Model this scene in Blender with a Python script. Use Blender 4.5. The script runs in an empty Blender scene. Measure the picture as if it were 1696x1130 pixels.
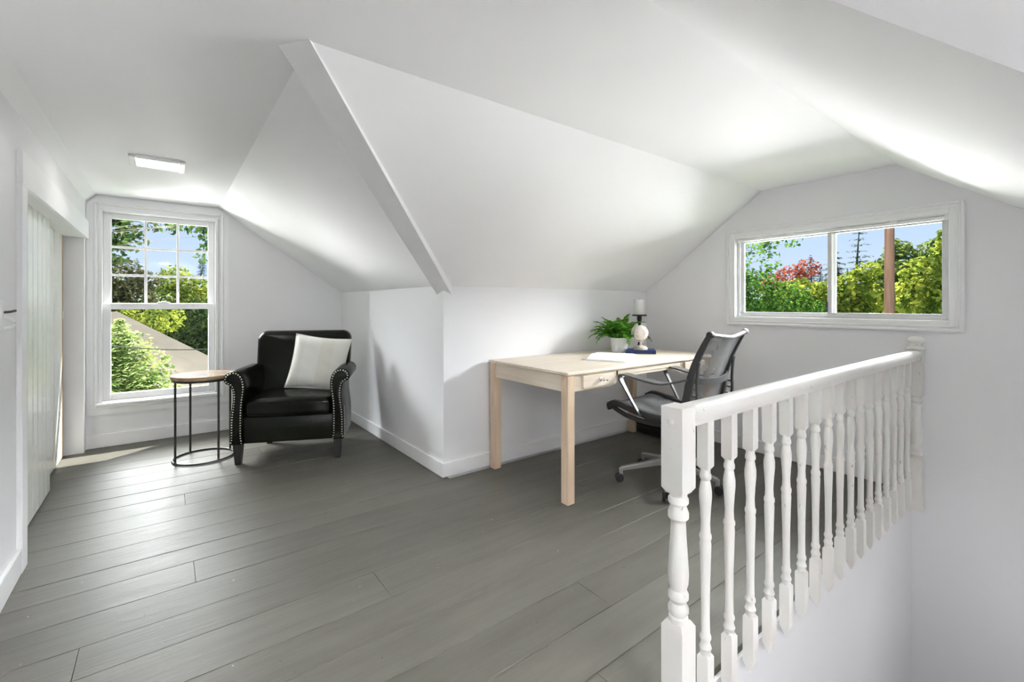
import bpy, bmesh, math, random
from mathutils import Vector, Matrix

R = math.radians
PI = math.pi
rng = random.Random(7)
scene = bpy.context.scene
C = scene.collection

# ------------------------------------------------------------------ camera
XJ, YD, XE, YW, XL, ZC, ZK = 1.5, 2.737, 3.74, 5.01, -0.515, 2.07, 1.30
KX, KN, KS, YS = 0.39, 1.65, 0.82, -0.28        # ceiling creases
HC = 1.17
cam_d = bpy.data.cameras.new('camera')
cam = bpy.data.objects.new('camera', cam_d)
C.objects.link(cam)
cam_d.sensor_width = 36.0
cam_d.lens = 36.0 * 752.0 / 1696.0
cam_d.shift_y = -60.0 / 1696.0
cam_d.clip_start = 0.02
cam_d.clip_end = 600
cam.location = (0, 0, HC)
cam.rotation_euler = (R(90), 0, -R(37.306))
scene.camera = cam

# ------------------------------------------------------------------ world, sun, window fill lamps, exposure
scene.view_settings.view_transform = 'Standard'
scene.view_settings.look = 'None'
scene.view_settings.gamma = 1.0
scene.view_settings.use_curve_mapping = False
scene.view_settings.exposure = 1.75
scene.cycles.max_bounces = 16          # white rooms need many diffuse bounces
scene.cycles.diffuse_bounces = 12

w = bpy.data.worlds.new('sky')
scene.world = w
w.use_nodes = True
nt = w.node_tree
for n in list(nt.nodes):
    nt.nodes.remove(n)
wo = nt.nodes.new('ShaderNodeOutputWorld')
wb = nt.nodes.new('ShaderNodeBackground')
tc = nt.nodes.new('ShaderNodeTexCoord')
sx = nt.nodes.new('ShaderNodeSeparateXYZ')
cr = nt.nodes.new('ShaderNodeValToRGB')
cr.color_ramp.elements[0].position = 0.0
cr.color_ramp.elements[0].color = (0.68, 0.80, 0.97, 1)
cr.color_ramp.elements[1].position = 0.55
cr.color_ramp.elements[1].color = (0.22, 0.42, 0.80, 1)
e = cr.color_ramp.elements.new(0.14)
e.color = (0.53, 0.69, 0.98, 1)
nt.links.new(tc.outputs['Generated'], sx.inputs[0])
nt.links.new(sx.outputs['Z'], cr.inputs[0])
nt.links.new(cr.outputs[0], wb.inputs['Color'])
wb.inputs['Strength'].default_value = 0.34
nt.links.new(wb.outputs[0], wo.inputs['Surface'])


def lamp(name, kind, energy, loc, direction, color=(1, 1, 1), **kw):
    d = bpy.data.lights.new(name, kind)
    d.energy = energy
    d.color = color
    for k, v in kw.items():
        setattr(d, k, v)
    o = bpy.data.objects.new(name, d)
    C.objects.link(o)
    o.location = loc
    o.rotation_euler = Vector(direction).to_track_quat('-Z', 'Y').to_euler()
    return o


SUN = (-0.22, -0.17, -0.37)
lamp('sun', 'SUN', 5.5, (10, 10, 15), SUN, (1.0, 0.97, 0.92), angle=R(0.6))
# unseen fill lamps added outside the two windows, standing in for sky and ground light
DAY = (0.96, 0.98, 1.0)
lamp('sky_fill_east', 'AREA', 660, (7.2, 0.5, 3.2), (-3.46, 0.7, -1.8), DAY, shape='RECTANGLE', size=4.5, size_y=1.8)
lamp('yard_fill_east', 'AREA', 45, (8.0, 1.0, -1.6), (-4.2, 0.2, 3.0), (1.0, 0.99, 0.98), shape='RECTANGLE', size=6, size_y=2.0)
lamp('ground_fill_east', 'AREA', 470, (9.5, 1.4, -0.2), (-5.7, -0.2, 1.4), (1.0, 0.99, 0.98), shape='RECTANGLE', size=6, size_y=1.6)
lamp('sky_fill_north', 'AREA', 900, (-1.7, 8.7, 4.0), (1.6, -3.6, -2.8), DAY, shape='RECTANGLE', size=5.0, size_y=2.6)
lamp('ground_fill_north', 'AREA', 500, (-1.2, 9.3, -1.3), (1.2, -4.2, 2.5), (1.0, 0.99, 0.98), shape='RECTANGLE', size=4.5, size_y=1.6)


# ------------------------------------------------------------------ materials
def newmat(name):
    m = bpy.data.materials.new(name)
    m.use_nodes = True
    t = m.node_tree
    b = t.nodes['Principled BSDF']
    return m, t, b


def N(t, kind, **kw):
    n = t.nodes.new(kind)
    for k, v in kw.items():
        setattr(n, k, v)
    return n


def mat(name, col, rough=0.5, var=0.04, scale=6.0, metal=0.0, bump=0.0, bscale=60.0, spec=0.5, stretch=None, coat=0.0, col2=None):
    """plain procedural material: colour with soft noise variation and fine relief"""
    m, t, b = newmat(name)
    b.inputs['Roughness'].default_value = rough
    b.inputs['Metallic'].default_value = metal
    b.inputs['Specular IOR Level'].default_value = spec
    b.inputs['Coat Weight'].default_value = coat
    b.inputs['Coat Roughness'].default_value = 0.15
    co = N(t, 'ShaderNodeTexCoord')
    mp = N(t, 'ShaderNodeMapping')
    if stretch:
        mp.inputs['Scale'].default_value = stretch
    t.links.new(co.outputs['Object'], mp.inputs['Vector'])
    nz = N(t, 'ShaderNodeTexNoise')
    nz.inputs['Scale'].default_value = scale
    nz.inputs['Detail'].default_value = 5
    t.links.new(mp.outputs[0], nz.inputs['Vector'])
    rp = N(t, 'ShaderNodeValToRGB')
    rp.color_ramp.elements[0].position = 0.3
    rp.color_ramp.elements[1].position = 0.7
    c2 = col2 if col2 else tuple(min(1, c * (1 + var)) for c in col)
    c1 = col if col2 else tuple(c * (1 - var) for c in col)
    rp.color_ramp.elements[0].color = (*c1, 1)
    rp.color_ramp.elements[1].color = (*c2, 1)
    t.links.new(nz.outputs['Fac'], rp.inputs[0])
    t.links.new(rp.outputs[0], b.inputs['Base Color'])
    if bump > 0:
        n2 = N(t, 'ShaderNodeTexNoise')
        n2.inputs['Scale'].default_value = bscale
        n2.inputs['Detail'].default_value = 4
        t.links.new(mp.outputs[0], n2.inputs['Vector'])
        bp = N(t, 'ShaderNodeBump')
        bp.inputs['Strength'].default_value = bump
        bp.inputs['Distance'].default_value = 0.004
        t.links.new(n2.outputs['Fac'], bp.inputs['Height'])
        t.links.new(bp.outputs[0], b.inputs['Normal'])
    return m


M = {}
M['wall'] = mat('wall_paint', (0.83, 0.83, 0.85), 0.6, 0.012, 2.0, bump=0.05, bscale=180, spec=0.3)
M['ceiling'] = mat('ceiling_paint', (0.88, 0.88, 0.895), 0.7, 0.012, 1.5, bump=0.06, bscale=40, spec=0.25)
M['trim'] = mat('white_trim_paint', (0.86, 0.86, 0.87), 0.38, 0.015, 5.0, bump=0.04, bscale=40)
M['beam'] = mat('beam_paint', (0.80, 0.80, 0.81), 0.55, 0.02, 4.0, bump=0.05, bscale=60)
M['vinyl'] = mat('window_vinyl', (0.84, 0.84, 0.85), 0.3, 0.01, 5.0)
M['alu'] = mat('window_aluminium', (0.62, 0.62, 0.62), 0.4, 0.06, 12.0, metal=0.35)
M['black'] = mat('black_metal', (0.012, 0.012, 0.012), 0.45, 0.1, 20)
M['chrome'] = mat('chrome', (0.75, 0.75, 0.76), 0.18, 0.02, 5, metal=1.0)
M['silver'] = mat('polished_aluminium', (0.46, 0.46, 0.46), 0.36, 0.03, 8, metal=0.85)
M['dark_plastic'] = mat('graphite_plastic', (0.032, 0.032, 0.033), 0.42, 0.08, 20)
M['mid_plastic'] = mat('grey_plastic', (0.07, 0.07, 0.072), 0.4, 0.08, 20)
M['black_plastic'] = mat('black_plastic', (0.015, 0.015, 0.016), 0.5, 0.1, 20)
M['leather'] = mat('dark_leather', (0.0035, 0.0038, 0.0022), 0.24, 0.25, 9.0, bump=0.08, bscale=220, spec=0.17)
M['leg_black'] = mat('black_wood', (0.008, 0.008, 0.008), 0.35, 0.1, 10)
M['nail'] = mat('nailhead_metal', (0.72, 0.70, 0.62), 0.25, 0.05, 5, metal=0.9)
M['paper'] = mat('paper', (0.86, 0.86, 0.86), 0.7, 0.02, 30)
M['bluebook'] = mat('blue_cloth', (0.018, 0.035, 0.16), 0.6, 0.15, 40, bump=0.1, bscale=300)
M['ceramic'] = mat('white_ceramic', (0.80, 0.81, 0.83), 0.25, 0.02, 4, coat=0.3)
M['soil'] = mat('soil', (0.05, 0.035, 0.02), 0.9, 0.3, 40, bump=0.5)
M['wax'] = mat('candle_wax', (0.86, 0.86, 0.84), 0.5, 0.015, 8)
M['wick'] = mat('wick', (0.05, 0.04, 0.03), 0.9, 0.1, 40)
M['globe_stand'] = mat('pale_wood_stand', (0.62, 0.56, 0.48), 0.4, 0.08, 15)
M['case'] = mat('black_case', (0.010, 0.010, 0.011), 0.45, 0.2, 30)
M['case_label'] = mat('case_label', (0.35, 0.33, 0.16), 0.5, 0.2, 80)
M['slab'] = mat('dark_gap', (0.035, 0.035, 0.032), 0.9, 0.1, 10)
M['metal_dark'] = mat('aged_iron', (0.10, 0.10, 0.10), 0.5, 0.2, 20, metal=0.6)

# worn painted timber of the railing
def railing_mat():
    m, t, b = newmat('worn_white_paint')
    b.inputs['Roughness'].default_value = 0.38
    co = N(t, 'ShaderNodeTexCoord')
    geo = N(t, 'ShaderNodeNewGeometry')
    n1 = N(t, 'ShaderNodeTexNoise'); n1.inputs['Scale'].default_value = 7; n1.inputs['Detail'].default_value = 4
    t.links.new(geo.outputs['Position'], n1.inputs['Vector'])
    r1 = N(t, 'ShaderNodeValToRGB')
    r1.color_ramp.elements[0].position = 0.35; r1.color_ramp.elements[0].color = (0.80, 0.80, 0.77, 1)
    r1.color_ramp.elements[1].position = 0.72; r1.color_ramp.elements[1].color = (0.80, 0.755, 0.72, 1)
    t.links.new(n1.outputs['Fac'], r1.inputs[0])
    mp = N(t, 'ShaderNodeMapping'); mp.inputs['Scale'].default_value = (55, 55, 14)
    t.links.new(geo.outputs['Position'], mp.inputs['Vector'])
    n2 = N(t, 'ShaderNodeTexNoise'); n2.inputs['Scale'].default_value = 1.6; n2.inputs['Detail'].default_value = 6
    t.links.new(mp.outputs[0], n2.inputs['Vector'])
    r2 = N(t, 'ShaderNodeValToRGB')
    r2.color_ramp.elements[0].position = 0.70; r2.color_ramp.elements[0].color = (0, 0, 0, 1)
    r2.color_ramp.elements[1].position = 0.74; r2.color_ramp.elements[1].color = (1, 1, 1, 1)
    t.links.new(n2.outputs['Fac'], r2.inputs[0])
    mx = N(t, 'ShaderNodeMix', data_type='RGBA')
    t.links.new(r2.outputs[0], mx.inputs['Factor'])
    t.links.new(r1.outputs[0], mx.inputs['A'])
    mx.inputs['B'].default_value = (0.30, 0.25, 0.20, 1)
    t.links.new(mx.outputs['Result'], b.inputs['Base Color'])
    bp = N(t, 'ShaderNodeBump'); bp.inputs['Strength'].default_value = 0.18; bp.inputs['Distance'].default_value = 0.002
    t.links.new(n2.outputs['Fac'], bp.inputs['Height'])
    t.links.new(bp.outputs[0], b.inputs['Normal'])
    return m
M['railing'] = railing_mat()

# grey painted floorboards
def floor_mat():
    m, t, b = newmat('grey_floor_paint')
    oi = N(t, 'ShaderNodeObjectInfo')
    geo = N(t, 'ShaderNodeNewGeometry')
    mp = N(t, 'ShaderNodeMapping'); mp.inputs['Scale'].default_value = (1.2, 9.0, 1)
    t.links.new(geo.outputs['Position'], mp.inputs['Vector'])
    off = N(t, 'ShaderNodeMath', operation='MULTIPLY'); off.inputs[1].default_value = 40
    t.links.new(oi.outputs['Random'], off.inputs[0])
    cmb = N(t, 'ShaderNodeCombineXYZ')
    t.links.new(off.outputs[0], cmb.inputs['X']); t.links.new(off.outputs[0], cmb.inputs['Z'])
    t.links.new(cmb.outputs[0], mp.inputs['Location'])
    n1 = N(t, 'ShaderNodeTexNoise'); n1.inputs['Scale'].default_value = 2.2; n1.inputs['Detail'].default_value = 6
    t.links.new(mp.outputs[0], n1.inputs['Vector'])
    r1 = N(t, 'ShaderNodeValToRGB')
    r1.color_ramp.elements[0].position = 0.3; r1.color_ramp.elements[0].color = (0.104, 0.098, 0.083, 1)
    r1.color_ramp.elements[1].position = 0.75; r1.color_ramp.elements[1].color = (0.134, 0.128, 0.110, 1)
    t.links.new(n1.outputs['Fac'], r1.inputs[0])
    # per board tint
    hv = N(t, 'ShaderNodeHueSaturation')
    mr = N(t, 'ShaderNodeMapRange'); mr.inputs['To Min'].default_value = 0.93; mr.inputs['To Max'].default_value = 1.07
    t.links.new(oi.outputs['Random'], mr.inputs['Value'])
    t.links.new(mr.outputs[0], hv.inputs['Value'])
    t.links.new(r1.outputs[0], hv.inputs['Color'])
    # scuffs: pale flecks and dark nicks
    n3 = N(t, 'ShaderNodeTexNoise'); n3.inputs['Scale'].default_value = 38; n3.inputs['Detail'].default_value = 3
    t.links.new(geo.outputs['Position'], n3.inputs['Vector'])
    r3 = N(t, 'ShaderNodeValToRGB')
    r3.color_ramp.elements[0].position = 0.735; r3.color_ramp.elements[0].color = (0, 0, 0, 1)
    r3.color_ramp.elements[1].position = 0.78; r3.color_ramp.elements[1].color = (1, 1, 1, 1)
    t.links.new(n3.outputs['Fac'], r3.inputs[0])
    mx = N(t, 'ShaderNodeMix', data_type='RGBA')
    t.links.new(r3.outputs[0], mx.inputs['Factor'])
    t.links.new(hv.outputs[0], mx.inputs['A']); mx.inputs['B'].default_value = (0.34, 0.34, 0.31, 1)
    r4 = N(t, 'ShaderNodeValToRGB')
    r4.color_ramp.elements[0].position = 0.235; r4.color_ramp.elements[0].color = (1, 1, 1, 1)
    r4.color_ramp.elements[1].position = 0.265; r4.color_ramp.elements[1].color = (0, 0, 0, 1)
    t.links.new(n3.outputs['Fac'], r4.inputs[0])
    mx2 = N(t, 'ShaderNodeMix', data_type='RGBA')
    t.links.new(r4.outputs[0], mx2.inputs['Factor'])
    t.links.new(mx.outputs['Result'], mx2.inputs['A']); mx2.inputs['B'].default_value = (0.05, 0.05, 0.045, 1)
    t.links.new(mx2.outputs['Result'], b.inputs['Base Color'])
    rr = N(t, 'ShaderNodeMapRange'); rr.inputs['To Min'].default_value = 0.33; rr.inputs['To Max'].default_value = 0.50
    t.links.new(n1.outputs['Fac'], rr.inputs['Value'])
    t.links.new(rr.outputs[0], b.inputs['Roughness'])
    b.inputs['Specular IOR Level'].default_value = 0.15
    # wood grain relief along the board
    mg = N(t, 'ShaderNodeMapping'); mg.inputs['Scale'].default_value = (3.0, 60.0, 1)
    t.links.new(geo.outputs['Position'], mg.inputs['Vector'])
    t.links.new(cmb.outputs[0], mg.inputs['Location'])
    n2 = N(t, 'ShaderNodeTexNoise'); n2.inputs['Scale'].default_value = 1.4; n2.inputs['Detail'].default_value = 7; n2.inputs['Distortion'].default_value = 0.8
    t.links.new(mg.outputs[0], n2.inputs['Vector'])
    ad = N(t, 'ShaderNodeMath', operation='ADD')
    t.links.new(n2.outputs['Fac'], ad.inputs[0]); t.links.new(n1.outputs['Fac'], ad.inputs[1])
    bp = N(t, 'ShaderNodeBump'); bp.inputs['Strength'].default_value = 0.42; bp.inputs['Distance'].default_value = 0.004
    t.links.new(ad.outputs[0], bp.inputs['Height'])
    t.links.new(bp.outputs[0], b.inputs['Normal'])
    return m
M['floor'] = floor_mat()

# pale birch with faint grain; axis = direction the grain runs in
def wood_mat(name, axis, c1=(0.64, 0.545, 0.43), c2=(0.73, 0.65, 0.545)):
    m, t, b = newmat(name)
    b.inputs['Roughness'].default_value = 0.42
    geo = N(t, 'ShaderNodeNewGeometry')
    mp = N(t, 'ShaderNodeMapping')
    s = [26, 26, 26]; s[axis] = 1.6
    mp.inputs['Scale'].default_value = s
    t.links.new(geo.outputs['Position'], mp.inputs['Vector'])
    n1 = N(t, 'ShaderNodeTexNoise'); n1.inputs['Scale'].default_value = 1.0; n1.inputs['Detail'].default_value = 6; n1.inputs['Distortion'].default_value = 0.6
    t.links.new(mp.outputs[0], n1.inputs['Vector'])
    r1 = N(t, 'ShaderNodeValToRGB')
    r1.color_ramp.elements[0].position = 0.3; r1.color_ramp.elements[0].color = (*c1, 1)
    r1.color_ramp.elements[1].position = 0.65; r1.color_ramp.elements[1].color = (*c2, 1)
    t.links.new(n1.outputs['Fac'], r1.inputs[0])
    t.links.new(r1.outputs[0], b.inputs['Base Color'])
    return m
M['birch_x'] = wood_mat('birch_top', 0)
M['birch_y'] = wood_mat('birch_side', 1)
M['birch_z'] = wood_mat('birch_leg', 2, (0.56, 0.41, 0.29), (0.70, 0.55, 0.40))
M['table_wood'] = wood_mat('table_top_wood', 0, (0.20, 0.13, 0.07), (0.34, 0.24, 0.14))
M['table_wood'].node_tree.nodes['Principled BSDF'].inputs['Roughness'].default_value = 0.22
M['brown_edge'] = wood_mat('bare_door_edge', 2, (0.24, 0.14, 0.07), (0.36, 0.23, 0.12))
M['door'] = mat('door_gloss_paint', (0.72, 0.73, 0.68), 0.22, 0.03, 5, bump=0.10, bscale=30, stretch=(4, 4, 0.6), spec=0.5)

# window glass: mostly clear, a little mirror
def glass_mat():
    m = bpy.data.materials.new('window_glass')
    m.use_nodes = True
    t = m.node_tree
    t.nodes.remove(t.nodes['Principled BSDF'])
    out = t.nodes['Material Output']
    tr = N(t, 'ShaderNodeBsdfTransparent'); tr.inputs['Color'].default_value = (0.97, 0.98, 0.97, 1)
    gl = N(t, 'ShaderNodeBsdfGlossy'); gl.inputs['Roughness'].default_value = 0.02
    lw_ = N(t, 'ShaderNodeLayerWeight'); lw_.inputs['Blend'].default_value = 0.5
    pw = N(t, 'ShaderNodeMath', operation='POWER'); pw.inputs[1].default_value = 4.0
    t.links.new(lw_.outputs['Facing'], pw.inputs[0])
    fr = N(t, 'ShaderNodeMath', operation='MULTIPLY_ADD'); fr.inputs[1].default_value = 0.35; fr.inputs[2].default_value = 0.006
    t.links.new(pw.outputs[0], fr.inputs[0])
    mx = N(t, 'ShaderNodeMixShader')
    t.links.new(fr.outputs[0], mx.inputs[0]); t.links.new(tr.outputs[0], mx.inputs[1]); t.links.new(gl.outputs[0], mx.inputs[2])
    t.links.new(mx.outputs[0], out.inputs['Surface'])
    return m
M['glass'] = glass_mat()

# see-through chair mesh
def mesh_mat():
    m = bpy.data.materials.new('chair_mesh_fabric')
    m.use_nodes = True
    t = m.node_tree
    b = t.nodes['Principled BSDF']
    out = t.nodes['Material Output']
    b.inputs['Base Color'].default_value = (0.085, 0.085, 0.09, 1)
    b.inputs['Roughness'].default_value = 0.6
    b.inputs['Sheen Weight'].default_value = 0.2
    co = N(t, 'ShaderNodeTexCoord')
    nz = N(t, 'ShaderNodeTexNoise'); nz.inputs['Scale'].default_value = 12
    t.links.new(co.outputs['Object'], nz.inputs['Vector'])
    mr = N(t, 'ShaderNodeMapRange'); mr.inputs['To Min'].default_value = 0.30; mr.inputs['To Max'].default_value = 0.42
    t.links.new(nz.outputs['Fac'], mr.inputs['Value'])
    tr = N(t, 'ShaderNodeBsdfTransparent')
    mx = N(t, 'ShaderNodeMixShader')
    t.links.new(mr.outputs[0], mx.inputs[0]); t.links.new(b.outputs[0], mx.inputs[1]); t.links.new(tr.outputs[0], mx.inputs[2])
    t.links.new(mx.outputs[0], out.inputs['Surface'])
    return m
M['mesh'] = mesh_mat()

# cushion linen with broad woven stripes
def linen_mat():
    m, t, b = newmat('striped_linen')
    b.inputs['Roughness'].default_value = 0.85
    b.inputs['Sheen Weight'].default_value = 0.15
    co = N(t, 'ShaderNodeTexCoord')
    sp = N(t, 'ShaderNodeSeparateXYZ'); t.links.new(co.outputs['Object'], sp.inputs[0])
    rp = N(t, 'ShaderNodeValToRGB'); rp.color_ramp.interpolation = 'EASE'
    mr = N(t, 'ShaderNodeMapRange'); mr.inputs['From Min'].default_value = -0.22; mr.inputs['From Max'].default_value = 0.22
    t.links.new(sp.outputs['X'], mr.inputs['Value']); t.links.new(mr.outputs[0], rp.inputs[0])
    els = rp.color_ramp.elements
    els[0].position = 0.0; els[0].color = (0.64, 0.63, 0.58, 1)
    els[1].position = 1.0; els[1].color = (0.66, 0.65, 0.60, 1)
    for pos, c in [(0.22, (0.66, 0.655, 0.61, 1)), (0.25, (0.70, 0.70, 0.67, 1)), (0.50, (0.70, 0.70, 0.67, 1)), (0.53, (0.655, 0.645, 0.585, 1)), (0.74, (0.66, 0.65, 0.59, 1)), (0.77, (0.69, 0.685, 0.64, 1))]:
        x = els.new(pos); x.color = c
    t.links.new(rp.outputs[0], b.inputs['Base Color'])
    wv = N(t, 'ShaderNodeTexWave'); wv.inputs['Scale'].default_value = 120; wv.inputs['Distortion'].default_value = 2
    t.links.new(co.outputs['Object'], wv.inputs['Vector'])
    bp = N(t, 'ShaderNodeBump'); bp.inputs['Strength'].default_value = 0.15; bp.inputs['Distance'].default_value = 0.002
    t.links.new(wv.outputs['Fac'], bp.inputs['Height']); t.links.new(bp.outputs[0], b.inputs['Normal'])
    return m
M['linen'] = linen_mat()

# cream globe with faint pinkish land masses
def globe_mat():
    m, t, b = newmat('cream_globe')
    b.inputs['Roughness'].default_value = 0.3
    co = N(t, 'ShaderNodeTexCoord')
    nz = N(t, 'ShaderNodeTexNoise'); nz.inputs['Scale'].default_value = 18; nz.inputs['Detail'].default_value = 6
    t.links.new(co.outputs['Object'], nz.inputs['Vector'])
    rp = N(t, 'ShaderNodeValToRGB')
    rp.color_ramp.elements[0].position = 0.52; rp.color_ramp.elements[0].color = (0.78, 0.73, 0.68, 1)
    rp.color_ramp.elements[1].position = 0.56; rp.color_ramp.elements[1].color = (0.68, 0.55, 0.50, 1)
    t.links.new(nz.outputs['Fac'], rp.inputs[0]); t.links.new(rp.outputs[0], b.inputs['Base Color'])
    return m
M['globe'] = globe_mat()


def leaf_mat(name, c1, c2, trans=0.45, nscale=3.0):
    m = bpy.data.materials.new(name)
    m.use_nodes = True
    t = m.node_tree
    t.nodes.remove(t.nodes['Principled BSDF'])
    out = t.nodes['Material Output']
    geo = N(t, 'ShaderNodeNewGeometry')
    nz = N(t, 'ShaderNodeTexNoise'); nz.inputs['Scale'].default_value = nscale; nz.inputs['Detail'].default_value = 3
    t.links.new(geo.outputs['Position'], nz.inputs['Vector'])
    ad = N(t, 'ShaderNodeMath', operation='MULTIPLY_ADD'); ad.inputs[1].default_value = 0.5; ad.inputs[2].default_value = -0.25
    t.links.new(geo.outputs['Random Per Island'], ad.inputs[0])
    a2 = N(t, 'ShaderNodeMath', operation='ADD')
    t.links.new(ad.outputs[0], a2.inputs[0]); t.links.new(nz.outputs['Fac'], a2.inputs[1])
    rp = N(t, 'ShaderNodeValToRGB')
    rp.color_ramp.elements[0].position = 0.3; rp.color_ramp.elements[0].color = (*c1, 1)
    rp.color_ramp.elements[1].position = 0.72; rp.color_ramp.elements[1].color = (*c2, 1)
    t.links.new(a2.outputs[0], rp.inputs[0])
    d = N(t, 'ShaderNodeBsdfDiffuse'); tl = N(t, 'ShaderNodeBsdfTranslucent')
    t.links.new(rp.outputs[0], d.inputs[0]); t.links.new(rp.outputs[0], tl.inputs[0])
    mx = N(t, 'ShaderNodeMixShader'); mx.inputs[0].default_value = trans
    t.links.new(d.outputs[0], mx.inputs[1]); t.links.new(tl.outputs[0], mx.inputs[2])
    t.links.new(mx.outputs[0], out.inputs['Surface'])
    return m
M['fern'] = leaf_mat('fern_green', (0.025, 0.11, 0.012), (0.17, 0.40, 0.05), 0.35, 25)
M['leaf_green'] = leaf_mat('leaf_green', (0.035, 0.095, 0.02), (0.16, 0.30, 0.05))
M['leaf_lime'] = leaf_mat('leaf_lime', (0.085, 0.15, 0.02), (0.47, 0.50, 0.08), 0.45, 2.2)
M['leaf_pale'] = leaf_mat('leaf_pale', (0.06, 0.11, 0.03), (0.32, 0.38, 0.11), 0.45, 2.2)
M['leaf_cedar'] = leaf_mat('leaf_cedar', (0.08, 0.13, 0.035), (0.30, 0.38, 0.13), 0.4, 4.0)
M['leaf_dark'] = leaf_mat('leaf_dark', (0.025, 0.05, 0.018), (0.085, 0.13, 0.04))
M['leaf_brown'] = leaf_mat('leaf_brown', (0.06, 0.065, 0.03), (0.16, 0.16, 0.07))
M['leaf_red'] = leaf_mat('leaf_red', (0.26, 0.06, 0.04), (0.50, 0.16, 0.09))
M['needle'] = leaf_mat('conifer_needle', (0.035, 0.07, 0.04), (0.11, 0.17, 0.09), 0.25)
M['needle_hazed'] = leaf_mat('far_conifer', (0.09, 0.15, 0.15), (0.19, 0.27, 0.26), 0.2, 0.3)  # bluish, paler needles: distance haze put into the colour
M['bark'] = mat('bark', (0.10, 0.075, 0.055), 0.9, 0.3, 12, bump=0.6, bscale=30)
M['pole_wood'] = mat('pole_wood', (0.30, 0.15, 0.10), 0.8, 0.25, 3, bump=0.3, stretch=(8, 8, 0.5))
M['grass'] = mat('grass_ground', (0.10, 0.14, 0.05), 0.95, 0.3, 0.8)
M['hill'] = mat('hill_hazed', (0.13, 0.19, 0.16), 0.95, 0.25, 0.12)  # bluish cast is the haze of distance, mixed into the base colour
M['shingle'] = mat('old_shingle', (0.072, 0.060, 0.042), 0.9, 0.18, 2.5, bump=0.3, bscale=14)
M['siding'] = mat('siding', (0.45, 0.43, 0.40), 0.8, 0.05, 3)
M['roofing'] = mat('sun_cut_overhang', (0.55, 0.55, 0.55), 0.8, 0.05, 3)

lm, lt, lb = newmat('lit_diffuser')
lb.inputs['Base Color'].default_value = (0.9, 0.9, 0.9, 1)
lb.inputs['Emission Color'].default_value = (1.0, 0.97, 0.93, 1)
lb.inputs['Emission Strength'].default_value = 4.0
M['lit'] = lm


# ------------------------------------------------------------------ mesh helpers
def box(bm, x0, x1, y0, y1, z0, z1, bev=0.0, seg=2, mtx=None):
    r = bmesh.ops.create_cube(bm, size=1.0)
    vs = r['verts']
    bmesh.ops.scale(bm, vec=(x1 - x0, y1 - y0, z1 - z0), verts=vs)
    bmesh.ops.translate(bm, vec=((x0 + x1) / 2, (y0 + y1) / 2, (z0 + z1) / 2), verts=vs)
    if bev > 0:
        es = list({e for v in vs for e in v.link_edges})
        g = bmesh.ops.bevel(bm, geom=es, offset=bev, segments=seg, affect='EDGES', profile=0.5)
        vs = list({v for f in g['faces'] for v in f.verts} | {v for v in vs if v.is_valid})
    if mtx is not None:
        bmesh.ops.transform(bm, matrix=mtx, verts=vs)
    return vs


def prism(bm, pts, axis, a0, a1, mtx=None):
    """extrude a 2D outline; axis 0: pts are (y,z); 1: (x,z); 2: (x,y)"""
    def P(p, a):
        if axis == 0:
            return (a, p[0], p[1])
        if axis == 1:
            return (p[0], a, p[1])
        return (p[0], p[1], a)
    va = [bm.verts.new(P(p, a0)) for p in pts]
    vb = [bm.verts.new(P(p, a1)) for p in pts]
    n = len(pts)
    fs = [bm.faces.new(va), bm.faces.new(vb)]
    for i in range(n):
        fs.append(bm.faces.new((va[i], va[(i + 1) % n], vb[(i + 1) % n], vb[i])))
    bmesh.ops.recalc_face_normals(bm, faces=fs)
    if mtx is not None:
        bmesh.ops.transform(bm, matrix=mtx, verts=va + vb)
    return va + vb


def lathe(bm, prof, n=24, cx=0.0, cy=0.0, mtx=None):
    """prof: list of (r, z), bottom to top or any order; ends capped where r > 0"""
    rings = []
    allv = []
    for r, z in prof:
        if r < 1e-6:
            v = bm.verts.new((cx, cy, z)); rings.append([v]); allv.append(v)
        else:
            ring = [bm.verts.new((cx + r * math.cos(2 * PI * i / n), cy + r * math.sin(2 * PI * i / n), z)) for i in range(n)]
            rings.append(ring); allv += ring
    fs = []
    for a, b in zip(rings[:-1], rings[1:]):
        if len(a) == 1 and len(b) == 1:
            continue
        for i in range(n):
            j = (i + 1) % n
            if len(a) == 1:
                fs.append(bm.faces.new((a[0], b[j], b[i])))
            elif len(b) == 1:
                fs.append(bm.faces.new((a[i], a[j], b[0])))
            else:
                fs.append(bm.faces.new((a[i], a[j], b[j], b[i])))
    for ring in (rings[0], rings[-1]):
        if len(ring) > 1:
            fs.append(bm.faces.new(ring))
    bmesh.ops.recalc_face_normals(bm, faces=fs)
    if mtx is not None:
        bmesh.ops.transform(bm, matrix=mtx, verts=allv)
    return allv


def smooth_path(pts, n=6):
    """Catmull-Rom through the points"""
    P = [Vector(p) for p in pts]
    out = []
    for i in range(len(P) - 1):
        p0 = P[i - 1] if i > 0 else P[i] * 2 - P[i + 1]
        p1, p2 = P[i], P[i + 1]
        p3 = P[i + 2] if i + 2 < len(P) else P[i + 1] * 2 - P[i]
        for k in range(n):
            t = k / n
            out.append(0.5 * ((2 * p1) + (-p0 + p2) * t + (2 * p0 - 5 * p1 + 4 * p2 - p3) * t * t + (-p0 + 3 * p1 - 3 * p2 + p3) * t ** 3))
    out.append(P[-1])
    return out


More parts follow.
